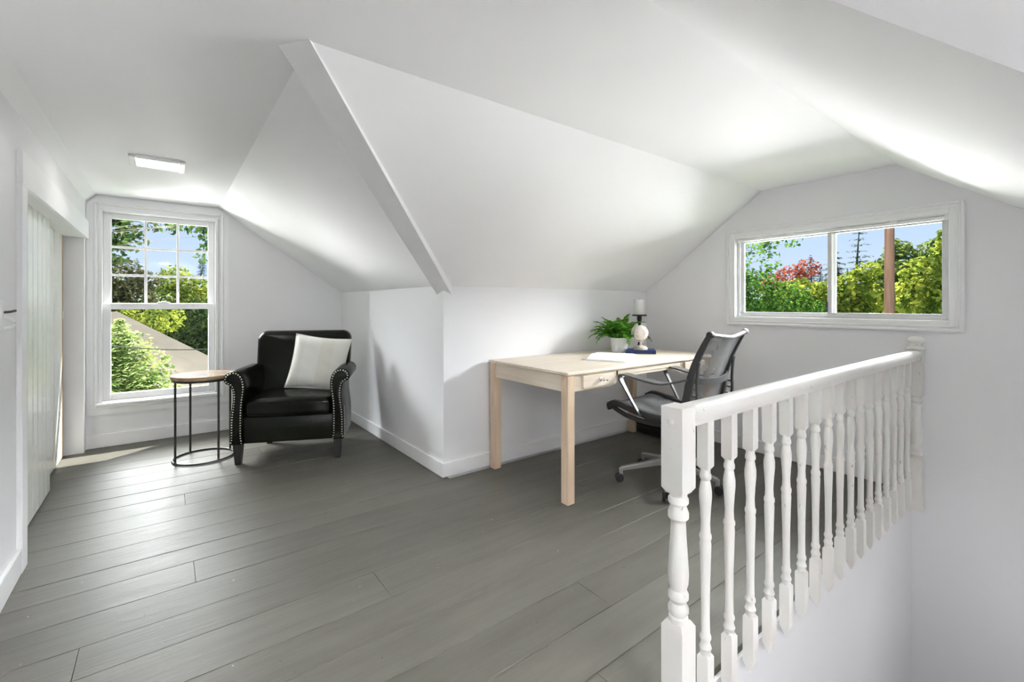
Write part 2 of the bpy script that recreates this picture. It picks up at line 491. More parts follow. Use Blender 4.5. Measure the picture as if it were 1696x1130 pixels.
def sweep(bm, path, section, up=(0, 0, 1), closed=False, scale=None):
    """section: (a, b) offsets along side and up vectors; path: Vectors"""
    path = [Vector(p) for p in path]
    up = Vector(up)
    n = len(path)
    rings = []
    for i, p in enumerate(path):
        if closed:
            tg = path[(i + 1) % n] - path[i - 1]
        else:
            tg = path[min(i + 1, n - 1)] - path[max(i - 1, 0)]
        tg.normalize()
        side = tg.cross(up)
        if side.length < 1e-4:
            side = tg.cross(Vector((0, 1, 0)))
        side.normalize()
        u2 = side.cross(tg).normalized()
        s = scale[i] if scale else 1.0
        rings.append([bm.verts.new(p + side * a * s + u2 * b * s) for a, b in section])
    m = len(section)
    fs = []
    rng_ = range(n) if closed else range(n - 1)
    for i in rng_:
        a, b = rings[i], rings[(i + 1) % n]
        for k in range(m):
            fs.append(bm.faces.new((a[k], a[(k + 1) % m], b[(k + 1) % m], b[k])))
    if not closed:
        fs.append(bm.faces.new(rings[0])); fs.append(bm.faces.new(list(reversed(rings[-1]))))
    bmesh.ops.recalc_face_normals(bm, faces=fs)


def circ(r, n=10, ry=None):
    ry = ry or r
    return [(r * math.cos(2 * PI * i / n), ry * math.sin(2 * PI * i / n)) for i in range(n)]


def new():
    return bmesh.new()


def obj(name, bm, m, parent=None, smooth=None, loc=None, rot=None):
    me = bpy.data.meshes.new(name)
    bm.to_mesh(me)
    bm.free()
    me.materials.append(m)
    if smooth is not None:
        me.shade_smooth()
        me.set_sharp_from_angle(angle=R(smooth))
    o = bpy.data.objects.new(name, me)
    C.objects.link(o)
    if parent is not None:
        o.parent = parent
    if loc is not None:
        o.location = loc
    if rot is not None:
        o.rotation_euler = rot
    return o


def inst(name, mesh, parent=None, loc=None, rot=None):
    o = bpy.data.objects.new(name, mesh)
    C.objects.link(o)
    if parent is not None:
        o.parent = parent
    if loc is not None:
        o.location = loc
    if rot is not None:
        o.rotation_euler = rot
    return o


def tag(o, label=None, cat=None, group=None, kind=None):
    if label:
        o['label'] = label
    if cat:
        o['category'] = cat
    if group:
        o['group'] = group
    if kind:
        o['kind'] = kind
    return o


def empty(name, loc=(0, 0, 0), rz=0.0):
    o = bpy.data.objects.new(name, None)
    C.objects.link(o)
    o.empty_display_size = 0.1
    o.location = loc
    o.rotation_euler = (0, 0, rz)
    return o


def struct(name, bm, m, label, cat, smooth=None):
    o = obj(name, bm, m, None, smooth)
    return tag(o, label, cat, kind='structure')


# ------------------------------------------------------------------ floor
YB = -4.0                       # back wall behind the camera
YF = 0.765                      # floor edge along the stair opening
XS = 1.095                      # where the stair opening begins
ZB = -2.6                       # floor of the storey below
bm = new()
box(bm, -0.80, XS, YB, 5.14, -0.20, -0.022)
box(bm, XS, 1.5, YF, 5.14, -0.20, -0.022)
box(bm, 1.5, XE + 0.05, YF, YD + 0.05, -0.20, -0.022)
box(bm, XS, 1.5, YB, YS, -0.20, -0.022)
floor = struct('floor', bm, M['slab'], 'dull grey painted floorboards of the attic room', 'floor')

seams = [YF, 0.985, 1.17, 1.36, 1.55, 1.735, 1.95, 2.125, 2.33, 2.53, 2.69, 2.885, 3.08, 3.27, 3.46]
y = 3.46
while y < 5.1:
    y += 0.19
    seams.append(min(y, 5.12))
low = [YF]
y = YF
while y > YB:
    y -= 0.19
    low.append(max(y, YB))
rows = list(zip(seams[:-1], seams[1:])) + [(b, a) for a, b in zip(low[:-1], low[1:])]
joints = {1.17: [1.38], 2.33: [0.10], 1.95: [-0.235], 3.27: [0.09], 2.885: [0.95], 1.55: [2.55], 0.985: [2.35], 0.765: [1.09, 2.9], 1.735: [0.72], 4.03: [0.6], 3.65: [1.1]}
for (a, b) in rows:
    mid = (a + b) / 2
    if mid > YD:
        x0, x1 = -0.78, XJ + 0.02
    elif mid > YF:
        x0, x1 = -0.78, XE + 0.03
    elif mid > YS:
        x0, x1 = -0.78, XS
    else:
        x0, x1 = -0.78, XJ + 0.02
    key = round(a, 3)
    js = [j for k, v in joints.items() if abs(k - key) < 0.02 for j in v]
    cuts = [x0] + [j for j in sorted(js) if x0 < j < x1] + [x1]
    for c0, c1 in zip(cuts[:-1], cuts[1:]):
        bm = new()
        dz = rng.uniform(-0.0008, 0.0)
        tilt = rng.uniform(-0.0007, 0.0007)
        g = 0.0006
        ch = 0.0016
        z0, z1 = -0.022, dz
        # board with eased long edges, cupped very slightly
        sec = [(a + g, z0), (b - g, z0), (b - g, z1 - ch + tilt), (b - g - ch, z1 + tilt), (mid, z1 - 0.0008), (a + g + ch, z1 - tilt), (a + g, z1 - ch - tilt)]
        prism(bm, sec, 0, c0 + 0.001, c1 - 0.001)
        obj('floor_board', bm, M['floor'], floor)

# ------------------------------------------------------------------ ceiling
bm = new()
def V(x, y, z):
    return bm.verts.new((x, y, z))
YN = 5.13
XEo = XE + 0.12
c = {}
def cv(k, x, y, z):
    if k not in c:
        c[k] = bm.verts.new((x, y, z))
    return c[k]
kn = (ZC - ZK) / (YD - KN)
ks = (ZC - ZK) / (KS - YS)
kx = (ZC - ZK) / (XJ - KX)
A1 = cv('wn', -0.455, YN, ZC); A2 = cv('en', KX, YN, ZC); A3 = cv('vn', KX, KN, ZC); A4 = cv('ne', XEo, KN, ZC)
A5 = cv('se', XEo, KS, ZC); A6 = cv('vs', KX, KS, ZC); A7 = cv('eb', KX, YB - 0.1, ZC); A8 = cv('wb', -0.455, YB - 0.1, ZC)
A9 = cv('wvn', -0.455, KN, ZC); A10 = cv('wvs', -0.455, KS, ZC)
bm.faces.new((A1, A2, A3, A9)); bm.faces.new((A9, A3, A6, A10)); bm.faces.new((A10, A6, A7, A8)); bm.faces.new((A3, A4, A5, A6))
ex = 0.10
S1 = cv('s1', XJ + ex, YN, ZK - ex * kx); S2 = cv('s2', XJ + ex, YD + ex, ZK - ex * kx); S3 = cv('s3', XEo, YD + ex, ZK - ex * kn)
bm.faces.new((A2, S1, S2, A3)); bm.faces.new((A3, S2, S3, A4))
T1 = cv('t1', XEo, YS - ex, ZK - ex * ks); T2 = cv('t2', XJ + ex, YS - ex, ZK - ex * ks); T3 = cv('t3', XJ + ex, YB - 0.1, ZK - ex * kx)
bm.faces.new((A5, T1, T2, A6)); bm.faces.new((A6, T2, T3, A7))
L1 = cv('l1', XL - 0.12, YN, ZC - 0.065 - 0.12); L2 = cv('l2', XL - 0.12, YB - 0.1, ZC - 0.065 - 0.12)
K1 = cv('k1', XL, YN, ZC - 0.065); K2 = cv('k2', XL, YB - 0.1, ZC - 0.065)
bm.faces.new((A1, A9, A10, A8, K2, K1)); bm.faces.new((K1, K2, L2, L1))
bmesh.ops.recalc_face_normals(bm, faces=bm.faces)
ceil_o = struct('ceiling', bm, M['ceiling'], 'pale angled attic ceiling with flat centre and sloping sides', 'ceiling')
# normals must point down into the room, thickness goes up
if sum(f.normal.z * f.area for f in ceil_o.data.polygons) > 0:
    ceil_o.data.flip_normals()
sol = ceil_o.modifiers.new('thickness', 'SOLIDIFY')
sol.thickness = 0.10
sol.offset = -1.0

# ------------------------------------------------------------------ walls
def zn(y): return ZK + (YD - y) * kn
def zs(y): return ZK + (y - YS) * ks
def zx(x): return ZK + (XJ - x) * kx
T = 0.12
U = 0.04     # walls reach a little way up into the ceiling
# east gable wall with window opening
EY0, EY1, EZ0, EZ1 = 0.545, 1.893, 1.045, 1.745
bm = new()
prism(bm, [(YS - T, ZB), (YD + T, ZB), (YD + T, EZ0), (YS - T, EZ0)], 0, XE, XE + T)
prism(bm, [(EY1, EZ0), (YD + T, EZ0), (YD + T, zn(YD + T) + U), (EY1, zn(EY1) + U)], 0, XE, XE + T)
prism(bm, [(EY0, EZ1), (EY1, EZ1), (EY1, zn(EY1) + U), (KN, ZC + U), (KS, ZC + U), (EY0, zs(EY0) + U)], 0, XE, XE + T)
prism(bm, [(YS - T, EZ0), (EY0, EZ0), (EY0, zs(EY0) + U), (YS - T, zs(YS - T) + U)], 0, XE, XE + T)
struct('wall_east', bm, M['wall'], 'pale grey gable wall around the wide sliding window', 'wall')
# desk side knee wall
bm = new()
box(bm, XJ, XE, YD, YD + T, -0.2, ZK + 0.02)
struct('wall_north', bm, M['wall'], 'low pale knee wall behind the desk', 'wall')
# alcove side knee wall
bm = new()
box(bm, XJ, XJ + T, YD + T, YW, -0.2, ZK + 0.02)
struct('wall_alcove', bm, M['wall'], 'low pale knee wall beside the dark armchair', 'wall')
# tall window wall
WX0, WX1, WZ0, WZ1 = -0.44, 0.385, 0.345, 1.965
bm = new()
prism(bm, [(-0.8, -0.2), (XJ + T, -0.2), (XJ + T, WZ0), (-0.8, WZ0)], 1, YW, YW + T)
prism(bm, [(-0.8, WZ0), (WX0, WZ0), (WX0, ZC + U), (-0.8, ZC + U)], 1, YW, YW + T)
prism(bm, [(WX0, WZ1), (WX1, WZ1), (WX1, ZC + U), (WX0, ZC + U)], 1, YW, YW + T)
prism(bm, [(WX1, WZ0), (XJ + T, WZ0), (XJ + T, zx(XJ + T) + U), (KX, ZC + U), (WX1, ZC + U)], 1, YW, YW + T)
struct('wall_window_end', bm, M['wall'], 'pale end wall around the tall window', 'wall')
# west wall with the closet opening
DY0, DY1, DZ = 2.90, 4.90, 1.70
bm = new()
box(bm, XL - T, XL, YB, DY0, -0.2, ZC)
box(bm, XL - T, XL, DY0, DY1, DZ, ZC)
box(bm, XL - 0.17, XL, DY1, YW, -0.2, ZC)
box(bm, XL - 0.30, XL - 0.26, DY0 - 0.1, YW, -0.2, ZC)
box(bm, XL - 0.26, XL - T, DY0 - 0.1, DY0 - 0.04, -0.2, DZ)
box(bm, XL - 0.26, XL - T, DY0 - 0.1, DY1, DZ + 0.04, DZ + 0.08)
struct('wall_west', bm, M['wall'], 'pale long wall that holds the sliding closet doors', 'wall')
# back wall with an unseen window added for fill from behind, south knee walls
bm = new()
prism(bm, [(-0.8, -0.2), (XJ + T, -0.2), (XJ + T, 0.8), (-0.8, 0.8)], 1, YB - T, YB)
prism(bm, [(-0.8, 0.8), (-0.56, 0.8), (-0.56, ZC + U), (-0.8, ZC + U)], 1, YB - T, YB)
prism(bm, [(-0.56, 1.96), (0.46, 1.96), (KX, ZC + U), (-0.56, ZC + U)], 1, YB - T, YB)
prism(bm, [(0.46, 0.8), (XJ + T, 0.8), (XJ + T, zx(XJ + T) + U), (0.46, zx(0.46) + U)], 1, YB - T, YB)
struct('wall_back', bm, M['wall'], 'pale end wall with an added window opening behind the viewer', 'wall')
bm = new()
box(bm, XJ, XE, YS - T, YS, ZB, ZK + 0.02)
box(bm, XJ, XJ + T, YB, YS - T, -0.2, ZK + 0.02)
box(bm, XS, XJ, YS - T, YS, ZB, -0.022)
struct('wall_south', bm, M['wall'], 'pale low knee wall along the far side of the stairwell', 'wall')
# stairwell walls below floor level, lower floor and the flight of stairs
bm = new()
box(bm, XS - 0.1, XE, YF - 0.012, YF + 0.10, ZB, -0.022)
struct('wall_stairwell', bm, M['wall'], 'grey stairwell wall below the white balusters', 'wall')
bm = new()
box(bm, XS - 0.1, XE + T, YS - T, YF, ZB - 0.1, ZB)
struct('floor_lower', bm, M['floor'], 'floor at the foot of the stairwell', 'floor')
st = tag(empty('stairs', (XS, 0.24, 0)), 'flight of stairs going down beside the white railing', 'stairs', kind='structure')
nst = 12
for i in range(nst):
    z = -0.2 * (i + 1)
    bm = new()
    box(bm, i * 0.205, (i + 1) * 0.205 + 0.025, -0.518, 0.511, z - 0.03, z, 0.006)
    obj('tread', bm, M['floor'], st)
    bm = new()
    box(bm, i * 0.205 - 0.0, i * 0.205 + 0.018, -0.518, 0.511, z + 0.001, z + 0.168)
    obj('riser', bm, M['trim'], st)

# ------------------------------------------------------------------ baseboards
def baseboard(name, x0, x1, y0, y1, label, h=0.098):
    bm = new()
    box(bm, x0, x1, y0, y1, 0.0, h, 0.003, 1)
    struct(name, bm, M['trim'], label, 'baseboard')
bt = 0.016
baseboard('baseboard_east', XE - bt, XE, YF + 0.01, YD - bt, 'white baseboard under the wide sliding window')
baseboard('baseboard_north', XJ - bt, XE, YD - bt, YD, 'white baseboard behind the desk legs')
baseboard('baseboard_alcove', XJ - bt, XJ, YD, YW - bt, 'white baseboard beside the dark armchair')
baseboard('baseboard_window_end', XL, XJ, YW - bt, YW, 'white baseboard under the tall window', 0.108)
baseboard('baseboard_west', XL, XL + bt, YB, 2.86, 'white baseboard before the closet doors', 0.11)

# ------------------------------------------------------------------ ceiling beam on the valley
bm = new()
def along(p, q, t):
    return Vector(p).lerp(Vector(q), t)
eA = ((1.500, 2.831, 1.241), (0.310, 1.743, 2.070))      # lower edges of the boxed beam
eB = ((1.563, 2.737, 1.241), (0.385, 1.639, 2.070))
vs = []
for t in (-0.06, 1.03):
    a_, b_ = along(*eA, t), along(*eB, t)
    vs += [bm.verts.new(a_), bm.verts.new(b_), bm.verts.new(b_ + Vector((0, 0, 0.10))), bm.verts.new(a_ + Vector((0, 0, 0.10)))]
for q in ((0, 1, 2, 3), (7, 6, 5, 4), (0, 4, 5, 1), (1, 5, 6, 2), (2, 6, 7, 3), (3, 7, 4, 0)):
    bm.faces.new([vs[i] for i in q])
bmesh.ops.recalc_face_normals(bm, faces=bm.faces)
struct('beam', bm, M['beam'], 'boxed sloping beam running down to the wall corner', 'beam')


# ------------------------------------------------------------------ windows
def rect_frame(bm, axis, a0, a1, z0, z1, wd, d0, d1, bev=0.003, wb=None, wt=None):
    """rectangular frame; axis 1: a = x and depth = y; axis 0: a = y and depth = x; outer size a0..a1, z0..z1"""
    wb = wb or wd
    wt = wt or wd
    for (p, q, r, s) in ((a0, a0 + wd, z0, z1), (a1 - wd, a1, z0, z1), (a0 + wd, a1 - wd, z0, z0 + wb), (a0 + wd, a1 - wd, z1 - wt, z1)):
        if axis == 1:
            box(bm, p, q, d0, d1, r, s, bev, 1)
        else:
            box(bm, d0, d1, p, q, r, s, bev, 1)


# tall double-hung window
w1 = tag(empty('window_1', (0, 0, 0)), 'tall white double-hung window with a gridded upper sash', 'window', kind='structure')
bm = new()
yo0, yo1 = YW - 0.020, YW
out = [(-0.513, 0.268), (0.468, 0.268), (0.468, 1.992), (0.378, 2.055), (-0.448, 2.055), (-0.513, 1.992)]
# flat outer casing boards with clipped upper corners
prism(bm, [(-0.513, 0.268), (WX0 + 0.01, 0.268), (WX0 + 0.01, 2.055), (-0.448, 2.055), (-0.513, 1.992)], 1, yo0, yo1)
prism(bm, [(WX1 + 0.012, 0.268), (0.468, 0.268), (0.468, 1.992), (0.40, 2.04), (WX1 + 0.012, 2.045)], 1, yo0, yo1)
prism(bm, [(WX0 + 0.01, WZ1 - 0.005), (WX1 + 0.012, WZ1 - 0.005), (WX1 + 0.012, 2.045), (0.378, 2.055), (WX0 + 0.01, 2.055)], 1, yo0, yo1)
prism(bm, [(WX0 + 0.01, 0.268), (WX1 + 0.012, 0.268), (WX1 + 0.012, 0.352), (WX0 + 0.01, 0.352)], 1, yo0, yo1)
obj('casing', bm, M['trim'], w1)
bm = new()
rect_frame(bm, 1, -0.468, 0.428, 0.318, 2.008, 0.022, YW - 0.036, YW - 0.015, 0.006)
obj('moulding', bm, M['trim'], w1)
bm = new()
rect_frame(bm, 1, WX0, WX1, WZ0, WZ1, 0.024, YW - 0.026, YW + 0.115, 0.003, wb=0.03)
obj('jamb', bm, M['vinyl'], w1)
bm = new()
box(bm, WX0 - 0.02, WX1 + 0.02, YW - 0.048, YW - 0.018, 0.340, 0.362, 0.005)
obj('sill', bm, M['trim'], w1)
jx0, jx1, jz0, jz1 = WX0 + 0.024, WX1 - 0.024, WZ0 + 0.03, WZ1 - 0.024
zm = 1.157
yl0, yl1 = YW + 0.010, YW + 0.042       # lower sash, room side
yu0, yu1 = YW + 0.050, YW + 0.082       # upper sash, outer track
bm = new()
rect_frame(bm, 1, jx0, jx1, jz0, zm + 0.025, 0.052, yl0, yl1, 0.004, wb=0.055, wt=0.05)
low_s = obj('lower_sash', bm, M['vinyl'], w1)
bm = new()
box(bm, jx0 + 0.05, jx1 - 0.05, yl0 + 0.014, yl0 + 0.020, jz0 + 0.05, zm - 0.022)
obj('pane', bm, M['glass'], low_s)
bm = new()
rect_frame(bm, 1, jx0, jx1, zm - 0.022, jz1, 0.052, yu0, yu1, 0.004, wb=0.05, wt=0.046)
up_s = obj('upper_sash', bm, M['vinyl'], w1)
ux0, ux1, uz0, uz1 = jx0 + 0.052, jx1 - 0.052, zm + 0.028, jz1 - 0.046
cols = [ux0 + (ux1 - ux0) * k / 3 for k in range(4)]
rows_z = [uz0 + (uz1 - uz0) * k / 3 for k in range(4)]
for x in cols[1:3]:
    bm = new(); box(bm, x - 0.010, x + 0.010, yu0 + 0.002, yu1 - 0.004, uz0, uz1, 0.004, 1)
    obj('muntin', bm, M['vinyl'], up_s)
for z in rows_z[1:3]:
    bm = new(); box(bm, ux0, ux1, yu0 + 0.004, yu1 - 0.006, z - 0.010, z + 0.010, 0.004, 1)
    obj('muntin', bm, M['vinyl'], up_s)
for i in range(3):
    for j in range(3):
        bm = new()
        box(bm, cols[i] + (0.009 if i else 0), cols[i + 1] - (0.009 if i < 2 else 0), yu0 + 0.013, yu0 + 0.018,
            rows_z[j] + (0.009 if j else 0), rows_z[j + 1] - (0.009 if j < 2 else 0))
        obj('pane', bm, M['glass'], up_s)
bm = new()
box(bm, -0.06, 0.03, yl0 + 0.002, yl1 + 0.006, zm + 0.024, zm + 0.036, 0.004)
box(bm, -0.035, 0.005, yl0 + 0.006, yl1, zm + 0.034, zm + 0.046, 0.004)
obj('sash_lock', bm, M['vinyl'], w1)

# wide sliding window
w2 = tag(empty('window_2', (0, 0, 0)), 'wide aluminium sliding window with white moulded casing', 'window', kind='structure')
cy0, cy1, cz0, cz1 = 0.512, 1.926, 1.010, 1.782
bm = new()
rect_frame(bm, 0, cy0, cy1, cz0, cz1, 0.064, XE - 0.018, XE, 0.003)
obj('casing', bm, M['trim'], w2)
bm = new()
rect_frame(bm, 0, cy0 - 0.004, cy1 + 0.004, cz0 - 0.004, cz1 + 0.004, 0.018, XE - 0.027, XE - 0.010, 0.005)
rect_frame(bm, 0, cy0 + 0.022, cy1 - 0.022, cz0 + 0.022, cz1 - 0.022, 0.012, XE - 0.023, XE - 0.012, 0.004)
obj('moulding', bm, M['trim'], w2)
bm = new()
rect_frame(bm, 0, EY0, EY1, EZ0, EZ1, 0.030, XE - 0.008, XE + 0.10, 0.002)
obj('jamb', bm, M['trim'], w2)
fy0, fy1, fz0, fz1 = EY0 + 0.030, EY1 - 0.030, EZ0 + 0.030, EZ1 - 0.030
bm = new()
rect_frame(bm, 0, fy0, fy1, fz0, fz1, 0.020, XE + 0.035, XE + 0.100, 0.002)
obj('frame', bm, M['alu'], w2)
ym = 1.20
for nm, s0, s1, d0 in (('sash', ym - 0.022, fy1 - 0.015, XE + 0.066), ('sash', fy0 + 0.015, ym + 0.022, XE + 0.040)):
    bm = new()
    rect_frame(bm, 0, s0, s1, fz0 + 0.014, fz1 - 0.014, 0.026, d0, d0 + 0.020, 0.002, wb=0.024, wt=0.024)
    so = obj(nm, bm, M['alu'] if d0 < XE + 0.05 else M['vinyl'], w2)
    bm = new()
    box(bm, d0 + 0.008, d0 + 0.012, s0 + 0.024, s1 - 0.024, fz0 + 0.036, fz1 - 0.036)
    obj('pane', bm, M['glass'], so)
bm = new()
box(bm, XE + 0.031, XE + 0.041, ym + 0.018, ym + 0.030, 1.12, 1.19, 0.002)
obj('latch', bm, M['metal_dark'], w2)
# slim white blind track under the head of the opening
tr = tag(empty('blind_track', (XE + 0.012, 0, EZ1 - 0.050)), 'slim white blind track across the top of the sliding window', 'track')
bm = new()
box(bm, -0.008, 0.008, fy0 + 0.004, fy1 - 0.004, -0.009, 0.009, 0.002)
obj('rail', bm, M['vinyl'], tr)
for yy in (0.84, 1.46):
    bm = new()
    box(bm, -0.012, 0.006, yy - 0.02, yy + 0.02, 0.006, 0.024, 0.004)
    obj('bracket', bm, M['vinyl'], tr)
for yy in (fy0 + 0.012, fy1 - 0.012):
    bm = new()
    box(bm, -0.012, 0.012, yy - 0.012, yy + 0.012, -0.012, 0.020, 0.003)
    obj('end_cap', bm, M['vinyl'], tr)

# window added for fill light (unseen, behind the camera): plain frame and pane
w3 = tag(empty('fill_window', (0, 0, 0)), 'plain unseen window added for fill light behind the viewer', 'window', kind='structure')
bm = new()
rect_frame(bm, 1, -0.56, 0.46, 0.80, 1.96, 0.05, YB - 0.10, YB + 0.015, 0.003)
obj('frame', bm, M['trim'], w3)
bm = new()
box(bm, -0.52, 0.42, YB - 0.06, YB - 0.055, 0.84, 1.92)
obj('pane', bm, M['glass'], w3)

# ------------------------------------------------------------------ closet opening: header, casing, sliding board doors
bm = new()
box(bm, XL - 0.004, XL + 0.020, 2.862, YW - 0.022, 1.700, 1.845, 0.002, 1)
struct('trim_1', bm, M['trim'], 'wide white header board above the sliding closet doors', 'trim')
bm = new()
box(bm, XL - 0.004, XL + 0.018, 2.864, 2.955, 0.0, 1.700, 0.002, 1)
box(bm, XL - 0.10, XL + 0.004, 2.925, 2.953, 0.0, 1.700, 0.002, 1)
struct('trim_2', bm, M['trim'], 'white upright casing at the near end of the closet doors', 'trim')


def board_door(name, label, x, y0, y1, z0, z1, nb, edge=False, lean=0.0):
    d = tag(empty(name, (x, y0, 0)), label, 'door', kind='structure')
    wd = (y1 - y0) / nb
    for i in range(nb):
        bm = new()
        g, ch = 0.0012, 0.006
        a, b = i * wd + g, (i + 1) * wd - g
        xo = rng.uniform(-0.0015, 0.0015)
        sec = [(-0.020, a), (0.014 - ch * 0.6 + xo, a), (0.014 + xo, a + ch), (0.014 + xo, b - ch), (0.014 - ch * 0.6 + xo, b), (-0.020, b)]
        prism(bm, sec, 2, z0, z1)
        obj('door_board', bm, M['door'], d)
    bm = new()
    box(bm, -0.036, -0.020, 0, y1 - y0, 0.25, 0.37)
    box(bm, -0.036, -0.020, 0, y1 - y0, 1.30, 1.42)
    obj('ledge', bm, M['brown_edge'], d)
    if edge:
        bm = new()
        box(bm, -0.022, 0.016, y1 - y0, y1 - y0 + 0.024, z0, z1, 0.002, 1)
        obj('stile', bm, M['brown_edge'], d)
        bm = new()
        box(bm, -0.004, 0.020, y1 - y0 + 0.004, y1 - y0 + 0.020, 1.06, 1.12, 0.003)
        obj('catch', bm, M['trim'], d)
    return d


board_door('door_1', 'glossy pale board closet door sliding in front', XL - 0.074, 2.96, 4.01, 0.012, 1.76, 9)
board_door('door_2', 'pale board closet door behind with a bare brown edge', XL - 0.126, 3.90, 4.805, 0.012, 1.76, 6, edge=True)

# latch on the wall at the picture's edge
la = tag(empty('wall_latch', (XL, 2.64, 1.13)), 'white painted thumb latch with a dark lever on the near wall', 'latch')
bm = new()
prism(bm, [(-0.022, -0.06), (0.022, -0.06), (0.026, -0.045), (0.012, -0.02), (0.012, 0.03), (0.024, 0.045), (0.022, 0.06), (-0.022, 0.06)], 0, 0.0, 0.006)
obj('plate', bm, M['trim'], la)
bm = new()
sweep(bm, smooth_path([(0.004, 0.0, 0.01), (0.02, 0.015, 0.012), (0.03, 0.04, 0.016)], 5), circ(0.005, 8))
obj('lever', bm, M['metal_dark'], la, 40)
bm = new()
sweep(bm, smooth_path([(0.005, 0.0, -0.005), (0.030, 0.004, -0.02), (0.030, 0.004, -0.045), (0.005, 0.0, -0.055)], 5), circ(0.006, 8))
obj('pull', bm, M['trim'], la, 40)

# ------------------------------------------------------------------ ceiling light (the room has one in view, an unseen twin behind the camera is added as fill)
def ceiling_light(x, y, label, power):
    o = tag(empty('ceiling_light', (x, y, ZC)), label, 'light', 'flush ceiling lights')
    bm = new()
    rect_frame_h(bm, -0.140, 0.140, -0.130, 0.130, 0.034, -0.016, 0.0)
    obj('frame', bm, M['trim'], o)
    bm = new()
    box(bm, -0.108, 0.108, -0.098, 0.098, -0.012, -0.006)
    d = obj('diffuser', bm, M['lit'], o)
    tag(d, 'lit white diffuser')
    ld = bpy.data.lights.new('lamp_light', 'AREA')
    ld.shape = 'RECTANGLE'; ld.size = 0.2; ld.size_y = 0.18; ld.energy = power; ld.color = (1.0, 0.97, 0.94)
    lo = bpy.data.objects.new('lamp_light', ld); C.objects.link(lo)
    lo.parent = o; lo.location = (0, 0, -0.02)
    return o


def rect_frame_h(bm, x0, x1, y0, y1, wd, z0, z1):
    box(bm, x0, x0 + wd, y0, y1, z0, z1, 0.003, 1)
    box(bm, x1 - wd, x1, y0, y1, z0, z1, 0.003, 1)
    box(bm, x0 + wd, x1 - wd, y0, y0 + wd, z0, z1, 0.003, 1)
    box(bm, x0 + wd, x1 - wd, y1 - wd, y1, z0, z1, 0.003, 1)


ceiling_light(-0.04, 3.65, 'square flush ceiling light glowing near the tall window', 0.6)
ceiling_light(-0.04, -2.0, 'square flush fill light added on the ceiling behind the viewer', 10)

# ------------------------------------------------------------------ stair railing
YR = 0.722
rail = tag(empty('stair_railing', (0, YR, 0)), 'worn white wooden stair railing with turned balusters', 'railing')


def square_ring(hw_, z, ch):
    return [(hw_ - ch, hw_), (-hw_ + ch, hw_), (-hw_, hw_ - ch), (-hw_, -hw_ + ch), (-hw_ + ch, -hw_), (hw_ - ch, -hw_), (hw_, -hw_ + ch), (hw_, hw_ - ch)]


def turned(hw_, zb, z1, z2, zt, prof, n=20, tip=0.0):
    """square block zb..z1, turned profile z1..z2, square block z2..zt"""
    bm = new()
    ch = hw_ * 0.35
    def block(a, b, chamfer_low, chamfer_high):
        sh = hw_ * 0.72
        if chamfer_low:
            rings = [(sh, a), (hw_, a + hw_ * 0.45), (hw_, b)]
        elif chamfer_high:
            rings = [(hw_, a), (hw_, b - hw_ * 0.45), (sh, b)]
        vv = []
        for h_, z in rings:
            vv.append([bm.verts.new((sx_ * h_, sy_ * h_, z)) for sx_, sy_ in ((1, 1), (-1, 1), (-1, -1), (1, -1))])
        for p, q in zip(vv[:-1], vv[1:]):
            for i in range(4):
                bm.faces.new((p[i], p[(i + 1) % 4], q[(i + 1) % 4], q[i]))
        bm.faces.new(vv[0]); bm.faces.new(list(reversed(vv[-1])))
    block(zb + tip, z1, False, True)
    block(z2, zt, True, False)
    if tip > 0:      # end cut to a slant that points down on the stair side
        p = [bm.verts.new((sx_ * hw_, sy_ * hw_, zb + tip)) for sx_, sy_ in ((1, 1), (-1, 1), (-1, -1), (1, -1))]
        q = [bm.verts.new((sx_ * hw_ * 0.98, -hw_ * 0.3 + sy_ * hw_ * 0.2, zb)) for sx_, sy_ in ((1, 1), (-1, 1), (-1, -1), (1, -1))]
        for i in range(4):
            bm.faces.new((p[i], p[(i + 1) % 4], q[(i + 1) % 4], q[i]))
        bm.faces.new(q)
    lathe(bm, prof, n)
    bmesh.ops.recalc_face_normals(bm, faces=bm.faces)
    return bm


bprof = [(0.0150, 0.134), (0.0150, 0.150), (0.0175, 0.158), (0.0135, 0.170), (0.0128, 0.178), (0.0160, 0.184), (0.0160, 0.192), (0.0128, 0.200),
         (0.0120, 0.25), (0.0128, 0.34), (0.0150, 0.42), (0.0162, 0.462), (0.0150, 0.474), (0.0172, 0.481), (0.0172, 0.490), (0.0140, 0.498),
         (0.0128, 0.525), (0.0150, 0.565), (0.0178, 0.600), (0.0178, 0.620), (0.0140, 0.646), (0.0125, 0.652), (0.0162, 0.658), (0.0162, 0.668), (0.0135, 0.676), (0.0150, 0.694)]
bm = turned(0.0172, -0.045, 0.140, 0.686, 0.835, bprof, 18, tip=0.03)
bal = obj('baluster', bm, M['railing'], rail, 35)
bxs = [1.270 + i * 0.1392 for i in range(17)]
bal.location = (bxs[0], 0, 0)
for x in bxs[1:]:
    inst('baluster', bal.data, rail, (x, 0, 0), (0, 0, R(rng.uniform(-1.5, 1.5))))
nprof = [(0.026, 0.29), (0.026, 0.308), (0.0205, 0.312), (0.0275, 0.322), (0.0275, 0.334), (0.0205, 0.348), (0.0215, 0.352), (0.0272, 0.360), (0.0272, 0.372), (0.0215, 0.384),
         (0.0262, 0.400), (0.0278, 0.425), (0.0255, 0.470), (0.0215, 0.530), (0.0198, 0.568), (0.0205, 0.574), (0.0275, 0.582), (0.0280, 0.596), (0.0222, 0.612), (0.0215, 0.616), (0.0275, 0.624), (0.0275, 0.634), (0.0230, 0.642), (0.026, 0.66)]
bm = turned(0.0325, -0.16, 0.298, 0.650, 0.890, nprof, 24)
